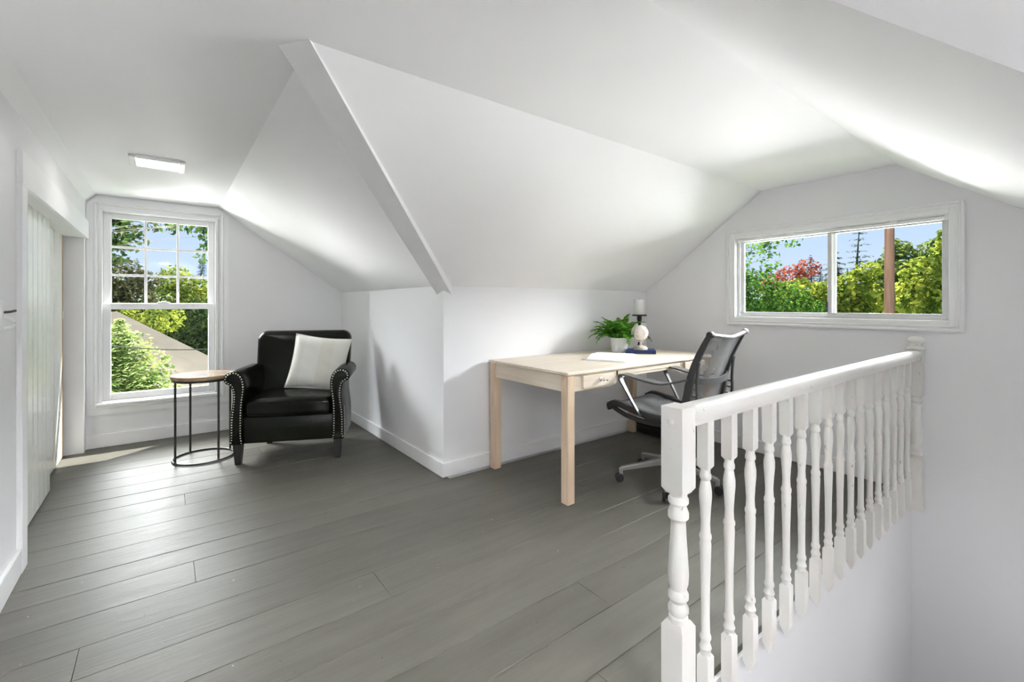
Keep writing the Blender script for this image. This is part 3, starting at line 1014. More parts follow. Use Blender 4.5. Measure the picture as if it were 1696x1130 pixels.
lathe(bm, [(0.0, -0.005), (0.009, -0.005), (0.009, 0.002), (0.005, 0.004), (0.0, 0.004)], 12, mtx=Matrix.Translation((-0.0325, 0.002, 0.850)) @ Matrix.Rotation(R(-90), 4, 'Y'))
obj('newel_post', bm, M['railing'], rail, 35, loc=(1.130, 0, 0))
nprof2 = [(0.028, 0.21), (0.028, 0.226), (0.022, 0.232), (0.030, 0.242), (0.030, 0.254), (0.022, 0.266), (0.030, 0.280), (0.030, 0.292), (0.022, 0.304), (0.029, 0.34), (0.031, 0.38),
          (0.027, 0.44), (0.024, 0.50), (0.024, 0.535), (0.030, 0.545), (0.030, 0.556), (0.023, 0.566), (0.030, 0.578), (0.030, 0.588), (0.025, 0.598), (0.028, 0.62)]
bm = turned(0.0330, -0.100, 0.220, 0.600, 0.895, nprof2, 24)
lathe(bm, [(0.044, 0.893), (0.046, 0.900), (0.042, 0.908), (0.026, 0.916), (0.024, 0.930), (0.034, 0.938), (0.043, 0.946), (0.043, 0.955), (0.036, 0.966), (0.020, 0.974), (0.0, 0.977)], 24)
obj('newel_post', bm, M['railing'], rail, 35, loc=(3.702, 0, 0))
bm = new()
hs = [(-0.026, 0.832), (0.026, 0.832), (0.028, 0.842), (0.034, 0.850), (0.034, 0.868), (0.028, 0.881), (0.016, 0.8885), (-0.016, 0.8885), (-0.028, 0.881), (-0.034, 0.868), (-0.034, 0.850), (-0.028, 0.842)]
prism(bm, hs, 0, 1.160, 3.672)
obj('handrail', bm, M['railing'], rail, 50)

# ------------------------------------------------------------------ desk
desk = tag(empty('desk', (1.855, 1.900, 0)), 'pale birch desk with curved front apron and small drawers', 'desk')
DW, DD, DH = 1.605, 0.795, 0.775
bm = new()
box(bm, -0.008, DW + 0.008, -0.008, DD + 0.008, DH - 0.018, DH, 0.003)
obj('desktop', bm, M['birch_x'], desk)
lw = 0.058
for lx in (0, DW - lw):
    for ly in (0, DD - lw):
        bm = new()
        box(bm, lx, lx + lw, ly, ly + lw, 0, DH - 0.018, 0.003, 1)
        obj('leg', bm, M['birch_z'], desk)
for lx in (0.012, DW - 0.030):
    bm = new()
    box(bm, lx, lx + 0.018, lw, DD - lw, 0.655, DH - 0.018)
    obj('side_apron', bm, M['birch_y'], desk)
bm = new()
box(bm, lw, DW - lw, DD - 0.030, DD - 0.012, 0.655, DH - 0.018)
obj('back_apron', bm, M['birch_x'], desk)
# front apron: deep at the ends, curving up to a shallow middle
def curve_z(x):
    m = DW / 2
    d = abs(x - m)
    a, b = 0.245, 0.430
    t = min(1, max(0, (d - a) / (b - a)))
    t = t * t * (3 - 2 * t)
    return 0.705 - 0.050 * t
bm = new()
pts = [(lw, DH - 0.018)] + [(lw + (DW - 2 * lw) * i / 60, curve_z(lw + (DW - 2 * lw) * i / 60)) for i in range(61)] + [(DW - lw, DH - 0.018)]
prism(bm, pts, 1, 0.010, 0.028)
obj('front_apron', bm, M['birch_x'], desk)
for dx in (0.125, DW - 0.405):
    bm = new()
    box(bm, dx, dx + 0.280, -0.006, 0.012, 0.668, 0.744, 0.002, 1)
    dr = obj('drawer', bm, M['birch_x'], desk)
    bm = new()
    lathe(bm, [(0.0, 0.0), (0.013, 0.0), (0.013, 0.003), (0.007, 0.006), (0.006, 0.014), (0.010, 0.019), (0.010, 0.025), (0.0, 0.028)], 14,
          mtx=Matrix.Translation((dx + 0.150, -0.006, 0.712)) @ Matrix.Rotation(R(90), 4, 'X'))
    obj('knob', bm, M['chrome'], dr, 40)
    bm = new()
    box(bm, dx + 0.149, dx + 0.151, -0.062, -0.032, 0.708, 0.716)
    lathe(bm, [(0.009, -0.001), (0.009, 0.001)], 12, mtx=Matrix.Translation((dx + 0.150, -0.066, 0.712)) @ Matrix.Rotation(R(90), 4, 'Y'))
    obj('key', bm, M['chrome'], dr)
bm = new()
box(bm, 0.452, DW - 0.452, 0.004, 0.012, 0.722, 0.745, 0.001, 1)
tray = obj('pencil_tray', bm, M['birch_x'], desk)
for dx in (0.444, DW - 0.450):
    bm = new()
    box(bm, dx, dx + 0.006, 0.006, 0.012, 0.720, 0.747)  # black block painted for the dark inside the finger hole
    obj('hole_shade', bm, M['black'], tray)

# ------------------------------------------------------------------ open book
ob = tag(empty('open_book', (2.605, 2.205, DH), R(-63.4) + PI / 2), 'open white book lying on the pale desk', 'book')
# local x across the spread, local y along the gutter
def page_block(sgn):
    bm = new()
    n = 14
    w_, h_ = 0.198, 0.135
    top, bot = [], []
    for i in range(n + 1):
        t = i / n
        x = sgn * (0.002 + w_ * t)
        z = 0.006 + 0.026 * math.sin(min(1, t * 3.2) * PI / 2) * (1 - t) ** 0.7 + 0.010 * (1 - t) + 0.004
        top.append((x, z))
    outl = top + [(sgn * (0.002 + w_), 0.004), (sgn * 0.002, 0.004)]
    prism(bm, outl, 1, -h_, h_)
    return bm
for s_ in (-1, 1):
    obj('pages', page_block(s_), M['paper'], ob, 50)
bm = new()
box(bm, -0.205, 0.205, -0.139, 0.139, 0.0, 0.004, 0.001, 1)
obj('cover', bm, M['paper'], ob)

# ------------------------------------------------------------------ blue book with globe on it
bb = tag(empty('closed_book', (3.09, 2.325, DH), R(-48.6)), 'closed navy blue book under the small globe', 'book')
bm = new()
box(bm, -0.118, 0.118, -0.080, 0.080, 0.0, 0.003, 0.001, 1)
box(bm, -0.118, 0.118, -0.080, 0.080, 0.027, 0.030, 0.001, 1)
box(bm, -0.118, 0.118, -0.081, -0.078, 0.001, 0.029, 0.001, 1)
obj('cover', bm, M['bluebook'], bb)
bm = new()
box(bm, -0.114, 0.114, -0.077, 0.076, 0.003, 0.027)
obj('pages', bm, M['paper'], bb)
gl = tag(empty('globe', (3.085, 2.315, DH + 0.030), R(-40)), 'small cream desk globe on a pale wooden stand', 'globe')
bm = new()
lathe(bm, [(0.0, 0.0), (0.056, 0.0), (0.056, 0.012), (0.050, 0.022), (0.030, 0.030), (0.010, 0.034), (0.007, 0.060), (0.0, 0.060)], 28)
obj('base', bm, M['globe_stand'], gl, 40)
bm = new()
bmesh.ops.create_uvsphere(bm, u_segments=32, v_segments=20, radius=0.062)
sp = obj('sphere', bm, M['globe'], gl, 80, loc=(0, 0, 0.136), rot=(R(20), 0, 0))
bm = new()
arc = [Vector((0.071 * math.cos(a), 0, 0.136 + 0.071 * math.sin(a))) for a in [R(90 + 20 + 180 * i / 24) for i in range(25)]]
sweep(bm, arc, [(-0.005, -0.0025), (0.005, -0.0025), (0.005, 0.0025), (-0.005, 0.0025)], up=(0, 1, 0))
obj('meridian_arm', bm, M['globe_stand'], gl)
for a in (R(110), R(290)):
    bm = new()
    lathe(bm, [(0.004, -0.007), (0.004, 0.006)], 8, mtx=Matrix.Translation((0.068 * math.cos(a), 0, 0.136 + 0.068 * math.sin(a))) @ Matrix.Rotation(R(-20), 4, 'Y'))
    obj('pivot', bm, M['chrome'], gl)

# ------------------------------------------------------------------ candle and holder
ch = tag(empty('candle_holder', (3.395, 2.560, DH)), 'slender black candle holder behind the globe', 'candle holder')
bm = new()
lathe(bm, [(0.0, 0.0), (0.056, 0.0), (0.056, 0.008), (0.044, 0.016), (0.020, 0.026), (0.013, 0.040), (0.011, 0.080), (0.017, 0.092), (0.017, 0.100), (0.011, 0.112), (0.010, 0.190), (0.014, 0.235), (0.020, 0.262), (0.022, 0.285), (0.016, 0.296)], 22)
obj('stem', bm, M['black'], ch, 40)
bm = new()
lathe(bm, [(0.0, 0.294), (0.058, 0.294), (0.065, 0.298), (0.065, 0.305), (0.060, 0.307), (0.057, 0.302), (0.0, 0.302)], 28)
obj('plate', bm, M['black'], ch, 40)
cd = tag(empty('candle', (3.395, 2.560, DH + 0.302)), 'thick white pillar candle on the black holder', 'candle')
bm = new()
lathe(bm, [(0.0, 0.0), (0.044, 0.0), (0.046, 0.003), (0.046, 0.134), (0.044, 0.138), (0.038, 0.135), (0.0, 0.132)], 28)
obj('wax', bm, M['wax'], cd, 40)
bm = new()
lathe(bm, [(0.0015, 0.132), (0.0012, 0.146)], 6)
obj('wick', bm, M['wick'], cd)

# ------------------------------------------------------------------ potted fern
pf = tag(empty('potted_fern', (3.025, 2.485, DH)), 'bushy green fern in a white pot on the desk', 'plant')
bm = new()
lathe(bm, [(0.0, 0.0), (0.060, 0.0), (0.066, 0.004), (0.074, 0.118), (0.070, 0.121), (0.067, 0.118), (0.064, 0.095), (0.0, 0.095)], 32)
obj('pot', bm, M['ceramic'], pf, 40)
bm = new()
lathe(bm, [(0.0, 0.100), (0.030, 0.101), (0.064, 0.097), (0.060, 0.090), (0.0, 0.090)], 20)
obj('soil', bm, M['soil'], pf, 40)
frng = random.Random(21)


def frond(length, az, rise, droop):
    """arching fern frond: midrib with two rows of toothed leaflets"""
    bm = new()
    n = 17
    pts = []
    p = Vector((0.02 * math.cos(az), 0.02 * math.sin(az), 0.095))
    ang = rise
    st_ = length / n
    for i in range(n + 1):
        pts.append(p.copy())
        d = Vector((math.cos(az) * math.cos(ang), math.sin(az) * math.cos(ang), math.sin(ang)))
        p = p + d * st_
        ang -= droop / n * (0.4 + 1.2 * i / n)
    sweep(bm, pts, circ(0.0016, 5), up=(0.01, 0.02, 1))
    for i in range(2, n + 1):
        t = i / n
        tg = (pts[i] - pts[i - 1]).normalized()
        sd = tg.cross(Vector((0, 0, 1)))
        if sd.length < 0.05:
            sd = Vector((-math.sin(az), math.cos(az), 0))
        sd.normalize()
        upv = sd.cross(tg).normalized()
        L = 0.056 * math.sin(min(1.0, t * 1.25 + 0.12) * PI * 0.5 if t < 0.45 else PI * 0.5) * (1.0 if t < 0.45 else (1.05 - t) / 0.6) + 0.004
        for s_ in (-1, 1):
            ld = (sd * s_ * 0.9 + tg * 0.45 + upv * frng.uniform(-0.35, 0.1)).normalized()
            wv = tg * 0.0115 * (0.5 + L / 0.07)
            o_ = pts[i]
            # leaflet with scalloped edge: a few cusps per side
            k = 3
            va = []
            vb = []
            for j in range(k + 1):
                q = j / k
                c_ = o_ + ld * L * q + upv * (-0.006 * q * q)
                wd_ = (1 - q * 0.92)
                va.append(bm.verts.new(c_ + wv * wd_ + ld * 0.003))
                vb.append(bm.verts.new(c_ - wv * wd_))
            for j in range(k):
                bm.faces.new((va[j], va[j + 1], vb[j + 1], vb[j]))
    return bm


nf = 62
for i in range(nf):
    az = 2 * PI * i * 0.381966 + frng.uniform(-0.2, 0.2)
    k = i / nf
    rise = R(86 - 48 * k + frng.uniform(-8, 8))
    L = (0.19 + 0.12 * frng.random()) * (0.94 + 0.14 * k)
    toward_wall = math.sin(az)
    if toward_wall > 0.3:
        L *= 0.86
    if math.cos(az - R(-70)) > 0.72:      # keep clear of the globe
        L *= 0.60
    obj('frond', frond(L, az, rise, R(50 + 50 * k + frng.uniform(0, 20))), M['fern'], pf)

# ------------------------------------------------------------------ black case on the floor in the corner
bc = tag(empty('storage_case', (3.575, 2.36, 0)), 'flat black case on the floor under the desk corner', 'case')
bm = new()
box(bm, -0.135, 0.135, -0.27, 0.27, 0.004, 0.075, 0.006)
obj('body', bm, M['case'], bc, 40)
bm = new()
box(bm, -0.138, 0.138, -0.273, 0.273, 0.078, 0.104, 0.006)
lid = obj('lid', bm, M['case'], bc, 40)
bm = new()
box(bm, -0.03, 0.0, -0.02, 0.12, 0.104, 0.1045)
tag(obj('sticker', bm, M['case_label'], lid), 'small yellowish sticker')
for q in (-0.2, 0.2):
    for qx in (-0.105, 0.105):
        bm = new()
        box(bm, qx - 0.015, qx + 0.015, q - 0.015, q + 0.015, 0.0, 0.005)
        obj('foot', bm, M['black_plastic'], bc)

# ------------------------------------------------------------------ office chair (faces the desk)
oc = tag(empty('office_chair', (2.63, 1.755, 0), R(5)), 'grey mesh office chair with ribbon arms pulled up to the desk', 'chair')
# five-star base
angs = [R(135 + 72 * i) for i in range(5)]
def base_leg():
    bm = new()
    path = [Vector((0.025, 0, 0.140)), Vector((0.10, 0, 0.128)), Vector((0.20, 0, 0.108)), Vector((0.305, 0, 0.088))]
    secs = [(-0.019, -0.016), (0.019, -0.016), (0.021, 0.010), (0.012, 0.020), (-0.012, 0.020), (-0.021, 0.010)]
    sweep(bm, path, secs, scale=[1.15, 1.0, 0.85, 0.68])
    box(bm, 0.296, 0.318, -0.010, 0.010, 0.050, 0.094, 0.003, 1)
    return bm
def caster():
    bm = new()
    for s_ in (-1, 1):
        lathe(bm, [(0.0, -0.010), (0.022, -0.010), (0.028, -0.005), (0.029, 0.004), (0.026, 0.009), (0.0, 0.010)], 20,
              mtx=Matrix.Translation((0.318, s_ * 0.014, 0.029)) @ Matrix.Rotation(R(90), 4, 'X'))
    box(bm, 0.300, 0.322, -0.006, 0.006, 0.02, 0.058, 0.003, 1)
    return bm
leg0 = cas0 = None
for a in angs:
    if leg0 is None:
        leg0 = obj('base_leg', base_leg(), M['silver'], oc, 40, rot=(0, 0, a))
        cas0 = obj('caster', caster(), M['black_plastic'], leg0, 40)
    else:
        l = inst('base_leg', leg0.data, oc, rot=(0, 0, a))
        inst('caster', cas0.data, l)
bm = new()
lathe(bm, [(0.0, 0.095), (0.040, 0.095), (0.044, 0.110), (0.044, 0.150), (0.034, 0.165), (0.026, 0.170), (0.026, 0.300), (0.018, 0.302), (0.018, 0.400), (0.0, 0.400)], 22)
obj('gas_column', bm, M['silver'], oc, 40)
bm = new()
box(bm, -0.065, 0.065, -0.095, 0.095, 0.385, 0.435, 0.018, 3)
box(bm, -0.225, 0.225, -0.030, 0.030, 0.415, 0.445, 0.010, 2)
obj('seat_support', bm, M['black_plastic'], oc, 40)
SP = [(0.285, 0.470), (0.292, 0.500), (0.265, 0.522), (0.20, 0.520), (0.10, 0.500), (0.0, 0.484), (-0.10, 0.484), (-0.18, 0.508), (-0.232, 0.560), (-0.255, 0.630), (-0.268, 0.710), (-0.300, 0.820), (-0.345, 0.920), (-0.385, 0.995)]
HW = 0.236
def spine_path(x, taper=True):
    return smooth_path([(x, a, b) for a, b in SP], 4)
for s_ in (-1, 1):
    bm = new()
    P = spine_path(s_ * HW)
    n = len(P)
    sc = [0.8 + 0.5 * math.sin(PI * min(1, max(0, i / n))) for i in range(n)]
    sweep(bm, P, [(-0.014, -0.020), (0.010, -0.022), (0.015, -0.006), (0.012, 0.012), (-0.010, 0.014), (-0.015, 0.002)], up=(s_ * 1.0, 0, 0.0) if False else (0, -0.6, 0.8), scale=sc)
    spn = obj('side_spine', bm, M['dark_plastic'], oc, 50)
    # flexible ribs behind the bend
    P = spine_path(s_ * (HW + 0.006))
    k0, k1 = 29, 41
    for k in range(k0, k1, 2):
        bm = new()
        p = P[k]; tg = (P[k + 1] - P[k - 1]).normalized()
        nrm = Vector((0, tg.z, -tg.y))
        if nrm.y > 0:
            nrm = -nrm
        c_ = p + nrm * 0.034
        box(bm, -0.012, 0.012, -0.013, 0.013, -0.0055, 0.0055, 0.003, 1,
            mtx=Matrix.Translation(c_) @ Vector((0, 0, 1)).rotation_difference(tg).to_matrix().to_4x4())
        obj('rib', bm, M['mid_plastic'], spn)
    bm = new()
    Q = []
    for k in range(k0 - 4, k1 + 5):
        p = P[k]; tg = (P[k + 1] - P[k - 1]).normalized()
        nrm = Vector((0, tg.z, -tg.y))
        if nrm.y > 0:
            nrm = -nrm
        f = math.sin(PI * (k - k0 + 4) / (k1 - k0 + 8))
        Q.append(p + nrm * (0.012 + 0.045 * f))
    sweep(bm, Q, [(-0.010, -0.006), (0.010, -0.006), (0.010, 0.006), (-0.010, 0.006)], up=(0, -0.6, 0.8))
    obj('rib_strap', bm, M['dark_plastic'], spn)


def mesh_panel(i0, i1, sag):
    bm = new()
    P = smooth_path([(0, a, b) for a, b in SP], 4)[i0:i1]
    nx = 14
    grid = []
    for i, p in enumerate(P):
        a = P[max(i - 1, 0)]; b = P[min(i + 1, len(P) - 1)]
        tg = (b - a).normalized()
        nrm = Vector((0, -tg.z, tg.y))
        row = []
        for j in range(nx + 1):
            u = -1 + 2 * j / nx
            s_ = sag * (1 - u * u)
            row.append(bm.verts.new(p + Vector((u * (HW - 0.004), 0, 0)) - nrm * s_))
        grid.append(row)
    for a, b in zip(grid[:-1], grid[1:]):
        for j in range(nx):
            bm.faces.new((a[j], a[j + 1], b[j + 1], b[j]))
    return bm
obj('seat_mesh', mesh_panel(2, 33, -0.012), M['mesh'], oc, 60)
obj('back_mesh', mesh_panel(32, 53, -0.022), M['mesh'], oc, 60)
# top bar, dipping in the middle, with end caps
bm = new()
tb = smooth_path([(-HW - 0.015, -0.388, 1.000), (-HW + 0.05, -0.394, 0.993), (0, -0.405, 0.978), (HW - 0.05, -0.394, 0.993), (HW + 0.015, -0.388, 1.000)], 6)
sweep(bm, tb, circ(0.0145, 12), scale=[1.15 if (i < 3 or i > len(tb) - 4) else 0.85 for i in range(len(tb))])
obj('top_bar', bm, M['silver'], oc, 50)
for s_ in (-1, 1):
    bm = new()
    lathe(bm, [(0.0, -0.016), (0.017, -0.016), (0.020, -0.010), (0.020, 0.012), (0.016, 0.018), (0.0, 0.018)], 18, mtx=Matrix.Translation((s_ * (HW + 0.008), -0.388, 1.000)) @ Matrix.Rotation(R(90), 4, 'Y'))
    obj('end_cap', bm, M['dark_plastic'] if s_ < 0 else M['silver'], oc, 40)
# front lip bar
bm = new()
sweep(bm, [Vector((-HW, 0.285, 0.490)), Vector((-0.1, 0.290, 0.488)), Vector((0.1, 0.290, 0.488)), Vector((HW, 0.285, 0.490))], circ(0.018, 10))
obj('front_bar', bm, M['black_plastic'], oc, 50)
# ribbon arms
for s_ in (-1, 1):
    bm = new()
    arm = smooth_path([(s_ * (HW + 0.020), 0.045, 0.470), (s_ * (HW + 0.030), 0.085, 0.530), (s_ * (HW + 0.040), 0.150, 0.640), (s_ * (HW + 0.045), 0.180, 0.700), (s_ * (HW + 0.045), 0.165, 0.722), (s_ * (HW + 0.045), 0.110, 0.722),
                       (s_ * (HW + 0.040), 0.00, 0.705), (s_ * (HW + 0.030), -0.11, 0.695), (s_ * (HW + 0.020), -0.20, 0.715), (s_ * (HW + 0.008), -0.262, 0.735)], 6)
    n = len(arm)
    up_ = (s_ * 0.0, 0.75, 0.66)
    # wide flat ribbon: wide across x on top, narrower down the post
    sec = [(-0.022, -0.005), (0.022, -0.005), (0.022, 0.005), (-0.022, 0.005)]
    rings = []
    for i, p in enumerate(arm):
        tg = (arm[min(i + 1, n - 1)] - arm[max(i - 1, 0)]).normalized()
        sd = Vector((1, 0, 0)); nn = tg.cross(sd).normalized(); sd = nn.cross(tg).normalized()
        t = i / n
        wd_ = 0.010 + 0.020 * min(1, max(0, (t - 0.15) * 3)) + 0.010 * math.sin(PI * max(0, (t - 0.4) / 0.6))
        th = 0.0055
        rings.append([bm.verts.new(p + sd * a_ * wd_ + nn * b_ * th) for a_, b_ in ((-1, -1), (1, -1), (1, 1), (-1, 1))])
    for a_, b_ in zip(rings[:-1], rings[1:]):
        for k in range(4):
            bm.faces.new((a_[k], a_[(k + 1) % 4], b_[(k + 1) % 4], b_[k]))
    bm.faces.new(rings[0]); bm.faces.new(list(reversed(rings[-1])))
    bmesh.ops.recalc_face_normals(bm, faces=bm.faces)
    ao = obj('armrest', bm, M['mid_plastic'], oc, 45)
    bm = new()
    sweep(bm, smooth_path([(s_ * (HW + 0.018), 0.245, 0.490), (s_ * (HW + 0.020), 0.14, 0.455), (s_ * (HW + 0.020), 0.0, 0.440), (s_ * (HW + 0.010), -0.08, 0.440)], 5), [(-0.008, -0.012), (0.008, -0.012), (0.008, 0.012), (-0.008, 0.012)])
    obj('seat_rail', bm, M['black_plastic'], oc, 45)
# band round the back joining the arms
bm = new()
band = smooth_path([(-HW - 0.004, -0.270, 0.738), (-HW * 0.75, -0.305, 0.722), (0, -0.330, 0.714), (HW * 0.75, -0.305, 0.722), (HW + 0.004, -0.270, 0.738)], 7)
sweep(bm, band, [(-0.006, -0.018), (0.006, -0.018), (0.006, 0.018), (-0.006, 0.018)])
obj('back_band', bm, M['mid_plastic'], oc, 45)

# ------------------------------------------------------------------ armchair
ac = tag(empty('armchair', (0.733, 3.715, 0), R(-24.2)), 'dark leather armchair with rolled arms and nailhead trim', 'armchair')
# local: x across, +y to the back, front legs near y = 0
def soft_box(x0, x1, y0, y1, z0, z1, bev, seg=4):
    bm = new()
    box(bm, x0, x1, y0, y1, z0, z1, bev, seg)
    return bm
obj('seat_frame', soft_box(-0.325, 0.325, -0.010, 0.52, 0.150, 0.345, 0.012, 3), M['leather'], ac, 50)
# seat cushion: crowned, rounded edges all round
def round_box(hx, hy, hz, rad, cuts=16):
    bm = new()
    bmesh.ops.create_cube(bm, size=2.0)
    bmesh.ops.subdivide_edges(bm, edges=bm.edges[:], cuts=cuts, use_grid_fill=True)
    h = Vector((hx, hy, hz))
    for v in bm.verts:
        p = Vector((v.co.x * hx, v.co.y * hy, v.co.z * hz))
        q = Vector([max(-(h[k] - rad), min(h[k] - rad, p[k])) for k in range(3)])
        d = p - q
        if d.length > 1e-6:
            p = q + d.normalized() * rad
        v.co = p
    return bm
bm = round_box(0.302, 0.265, 0.064, 0.040, 20)
for v in bm.verts:
    u, w_ = v.co.x / 0.302, v.co.y / 0.265
    if v.co.z > 0:
        v.co.z += 0.030 * (1 - u * u) * (1 - w_ * w_ * 0.7)
    if w_ < -0.6:
        v.co.y -= 0.022 * (1 - u * u)
    v.co += Vector((0, 0.238, 0.402))
cu = obj('seat_cushion', bm, M['leather'], ac, 80)
# backrest: wide slab with rounded top corners, leaning back
bm = new()
oul = []
bw, bt_, br = 0.375, 0.945, 0.075
oul += [(-bw + 0.03, 0.30), (bw - 0.03, 0.30), (bw - 0.005, 0.62)]
for k in range(9):
    a = R(90 * k / 8)
    oul.append((bw - br + br * math.cos(a), bt_ - br + br * math.sin(a)))
for k in range(9):
    a = R(90 + 90 * k / 8)
    oul.append((-bw + br + br * math.cos(a), bt_ - br + br * math.sin(a)))
oul += [(-bw + 0.005, 0.62)]
def inset(o_, d):
    cx_ = 0; cz_ = 0.62
    r_ = []
    for x, z in o_:
        r_.append((x * (1 - d / bw), cz_ + (z - cz_) * (1 - d / 0.32)))
    return r_
layers = [(0.028, 0.0), (0.010, 0.012), (0.0, 0.040), (0.0, 0.105), (0.010, 0.128), (0.028, 0.140)]
rings = []
lean = R(12)
for d, yy in layers:
    rr_ = []
    for x, z in inset(oul, d):
        zz = z - 0.30
        rr_.append(bm.verts.new((x, 0.405 + yy + zz * math.tan(lean), z)))
    rings.append(rr_)
m_ = len(oul)
for a, b in zip(rings[:-1], rings[1:]):
    for k in range(m_):
        bm.faces.new((a[k], a[(k + 1) % m_], b[(k + 1) % m_], b[k]))
def cap(ring, bulge):
    """filled face with a soft crown"""
    prev = ring
    for s_ in (0.86, 0.6, 0.3):
        cx_ = sum((v.co for v in ring), Vector()) / len(ring)
        nr = []
        for v in ring:
            p = cx_ + (v.co - cx_) * s_
            p.y += bulge * (1 - s_ * s_)
            nr.append(bm.verts.new(p))
        for k in range(len(ring)):
            bm.faces.new((prev[k], prev[(k + 1) % len(ring)], nr[(k + 1) % len(ring)], nr[k]))
        prev = nr
    bm.faces.new(prev)
cap(rings[0], -0.022)
cap(rings[-1], 0.008)
bmesh.ops.recalc_face_normals(bm, faces=bm.faces)
obj('backrest', bm, M['leather'], ac, 60)
# rolled arms
aprof = [(0.306, 0.150), (0.306, 0.36), (0.300, 0.46), (0.290, 0.54), (0.292, 0.60), (0.308, 0.650), (0.338, 0.680), (0.372, 0.686), (0.406, 0.676), (0.428, 0.650), (0.432, 0.620), (0.420, 0.596), (0.400, 0.584), (0.384, 0.568), (0.374, 0.52), (0.374, 0.46), (0.384, 0.38), (0.390, 0.30), (0.390, 0.150)]
def catmull2(pts, n=4):
    return [(p.x, p.y) for p in smooth_path([(a, b, 0) for a, b in pts], n)]
ap = catmull2(aprof, 4)
cxm = sum(p[0] for p in ap) / len(ap); czm = sum(p[1] for p in ap) / len(ap)
def offset_in(pts, d):
    out_ = []
    n = len(pts)
    for i, p in enumerate(pts):
        a = Vector(pts[(i - 1) % n]); b = Vector(pts[(i + 1) % n])
        t = (b - a).normalized()
        nn = Vector((-t.y, t.x))
        out_.append((p[0] + nn.x * d, p[1] + nn.y * d))
    return out_
area = sum(ap[i][0] * ap[(i + 1) % len(ap)][1] - ap[(i + 1) % len(ap)][0] * ap[i][1] for i in range(len(ap)))
sgn_in = 1 if area > 0 else -1
for s_ in (-1, 1):
    bm = new()
    rings = []
    for d, yy in ((0.012, -0.030), (0.004, -0.027), (0.0, -0.018), (0.0, 0.44), (0.008, 0.47), (0.02, 0.49)):
        pts = offset_in(ap, d * sgn_in) if d > 0 else ap
        rings.append([bm.verts.new((s_ * p[0], yy + (0.04 * max(0, p[1] - 0.55) if yy > 0.3 else 0), p[1] - (0.0 if yy < 0.3 else 0.0))) for p in pts])
    m_ = len(ap)
    for a, b in zip(rings[:-1], rings[1:]):
        for k in range(m_):
            bm.faces.new((a[k], a[(k + 1) % m_], b[(k + 1) % m_], b[k]))
    bm.faces.new(rings[0]); bm.faces.new(list(reversed(rings[-1])))
    bmesh.ops.recalc_face_normals(bm, faces=bm.faces)
    arm_o = obj('arm', bm, M['leather'], ac, 50)
    # row of nailheads that follows the front panel's outline, plus one up the outer corner
    bm = new()
    inn = offset_in(ap, 0.014 * sgn_in)
    acc = 0.0
    last = None
    for i in range(len(inn) - 1):
        a = Vector(inn[i]); b = Vector(inn[i + 1])
        seg_ = (b - a).length
        steps = max(1, int(seg_ / 0.002))
        for q in range(steps):
            p = a.lerp(b, q / steps)
            if p.y < 0.158 or (last is not None and (p - last).length < 0.0175):
                continue
            last = p
            lathe(bm, [(0.0058, 0.0), (0.0050, 0.0025), (0.0028, 0.0042), (0.0, 0.0048)], 7, mtx=Matrix.Translation((s_ * p.x, -0.030, p.y)) @ Matrix.Rotation(R(90), 4, 'X'))
    z = 0.165
    while z < 0.40:
        lathe(bm, [(0.0058, 0.0), (0.0050, 0.0025), (0.0028, 0.0042), (0.0, 0.0048)], 7, mtx=Matrix.Translation((s_ * 0.390, -0.004, z)) @ Matrix.Rotation(R(90 * s_), 4, 'Y'))
        z += 0.0185
    tag(obj('nailhead_trim', bm, M['nail'], arm_o, 60), 'rows of pale metal nailheads', kind='stuff')
# legs
for lx, ly, bk in ((-0.345, 0.012, 0), (0.345, 0.012, 0), (-0.27, 0.495, 1), (0.27, 0.495, 1)):
    bm = new()
    a, b = 0.030, 0.019
    sh = 0.03 * bk
    v0 = [bm.verts.new((lx + sx_ * b, ly + sy_ * b + sh, 0.0)) for sx_, sy_ in ((1, 1), (-1, 1), (-1, -1), (1, -1))]
    v1 = [bm.verts.new((lx + sx_ * a, ly + sy_ * a, 0.155)) for sx_, sy_ in ((1, 1), (-1, 1), (-1, -1), (1, -1))]
    for k in range(4):
        bm.faces.new((v0[k], v0[(k + 1) % 4], v1[(k + 1) % 4], v1[k]))
    bm.faces.new(v0); bm.faces.new(v1)
    bmesh.ops.recalc_face_normals(bm, faces=bm.faces)
    obj('leg', bm, M['leg_black'], ac)

# ------------------------------------------------------------------ cushion leaning in the armchair
def pillow(sz, th):
    bm = new()
    n = 28
    for side_ in (1, -1):
        g = []
        for i in range(n + 1):
            row = []
            for j in range(n + 1):
                u = -1 + 2 * i / n; v = -1 + 2 * j / n
                # corners stay pointed, sides pull in
                pin = 1 - 0.07 * (1 - v * v) * abs(u) ** 3
                pin2 = 1 - 0.07 * (1 - u * u) * abs(v) ** 3
                x = sz * u * pin; z = sz * v * pin2
                h = th * ((1 - u ** 4) * (1 - v ** 4)) ** 0.55
                wr = 0.004 * math.sin(9 * u + 4 * v) * (abs(v) ** 2) * (1 - abs(v)) * 4 + 0.003 * math.sin(14 * v + 3 * u) * abs(u) ** 2 * (1 - abs(u)) * 4
                row.append(bm.verts.new((x, side_ * -1 * (h + (wr if h > 0.004 else 0)), z)))
            g.append(row)
        for i in range(n):
            for j in range(n):
                bm.faces.new((g[i][j], g[i + 1][j], g[i + 1][j + 1], g[i][j + 1]))
    bmesh.ops.remove_doubles(bm, verts=bm.verts, dist=0.0008)
    bmesh.ops.recalc_face_normals(bm, faces=bm.faces)
    return bm
pil = tag(empty('throw_pillow', (0, 0, 0)), 'cream striped square pillow leaning in the dark armchair', 'pillow')
chair_m = Matrix.Translation((0.733, 3.715, 0)) @ Matrix.Rotation(R(-24.2), 4, 'Z')
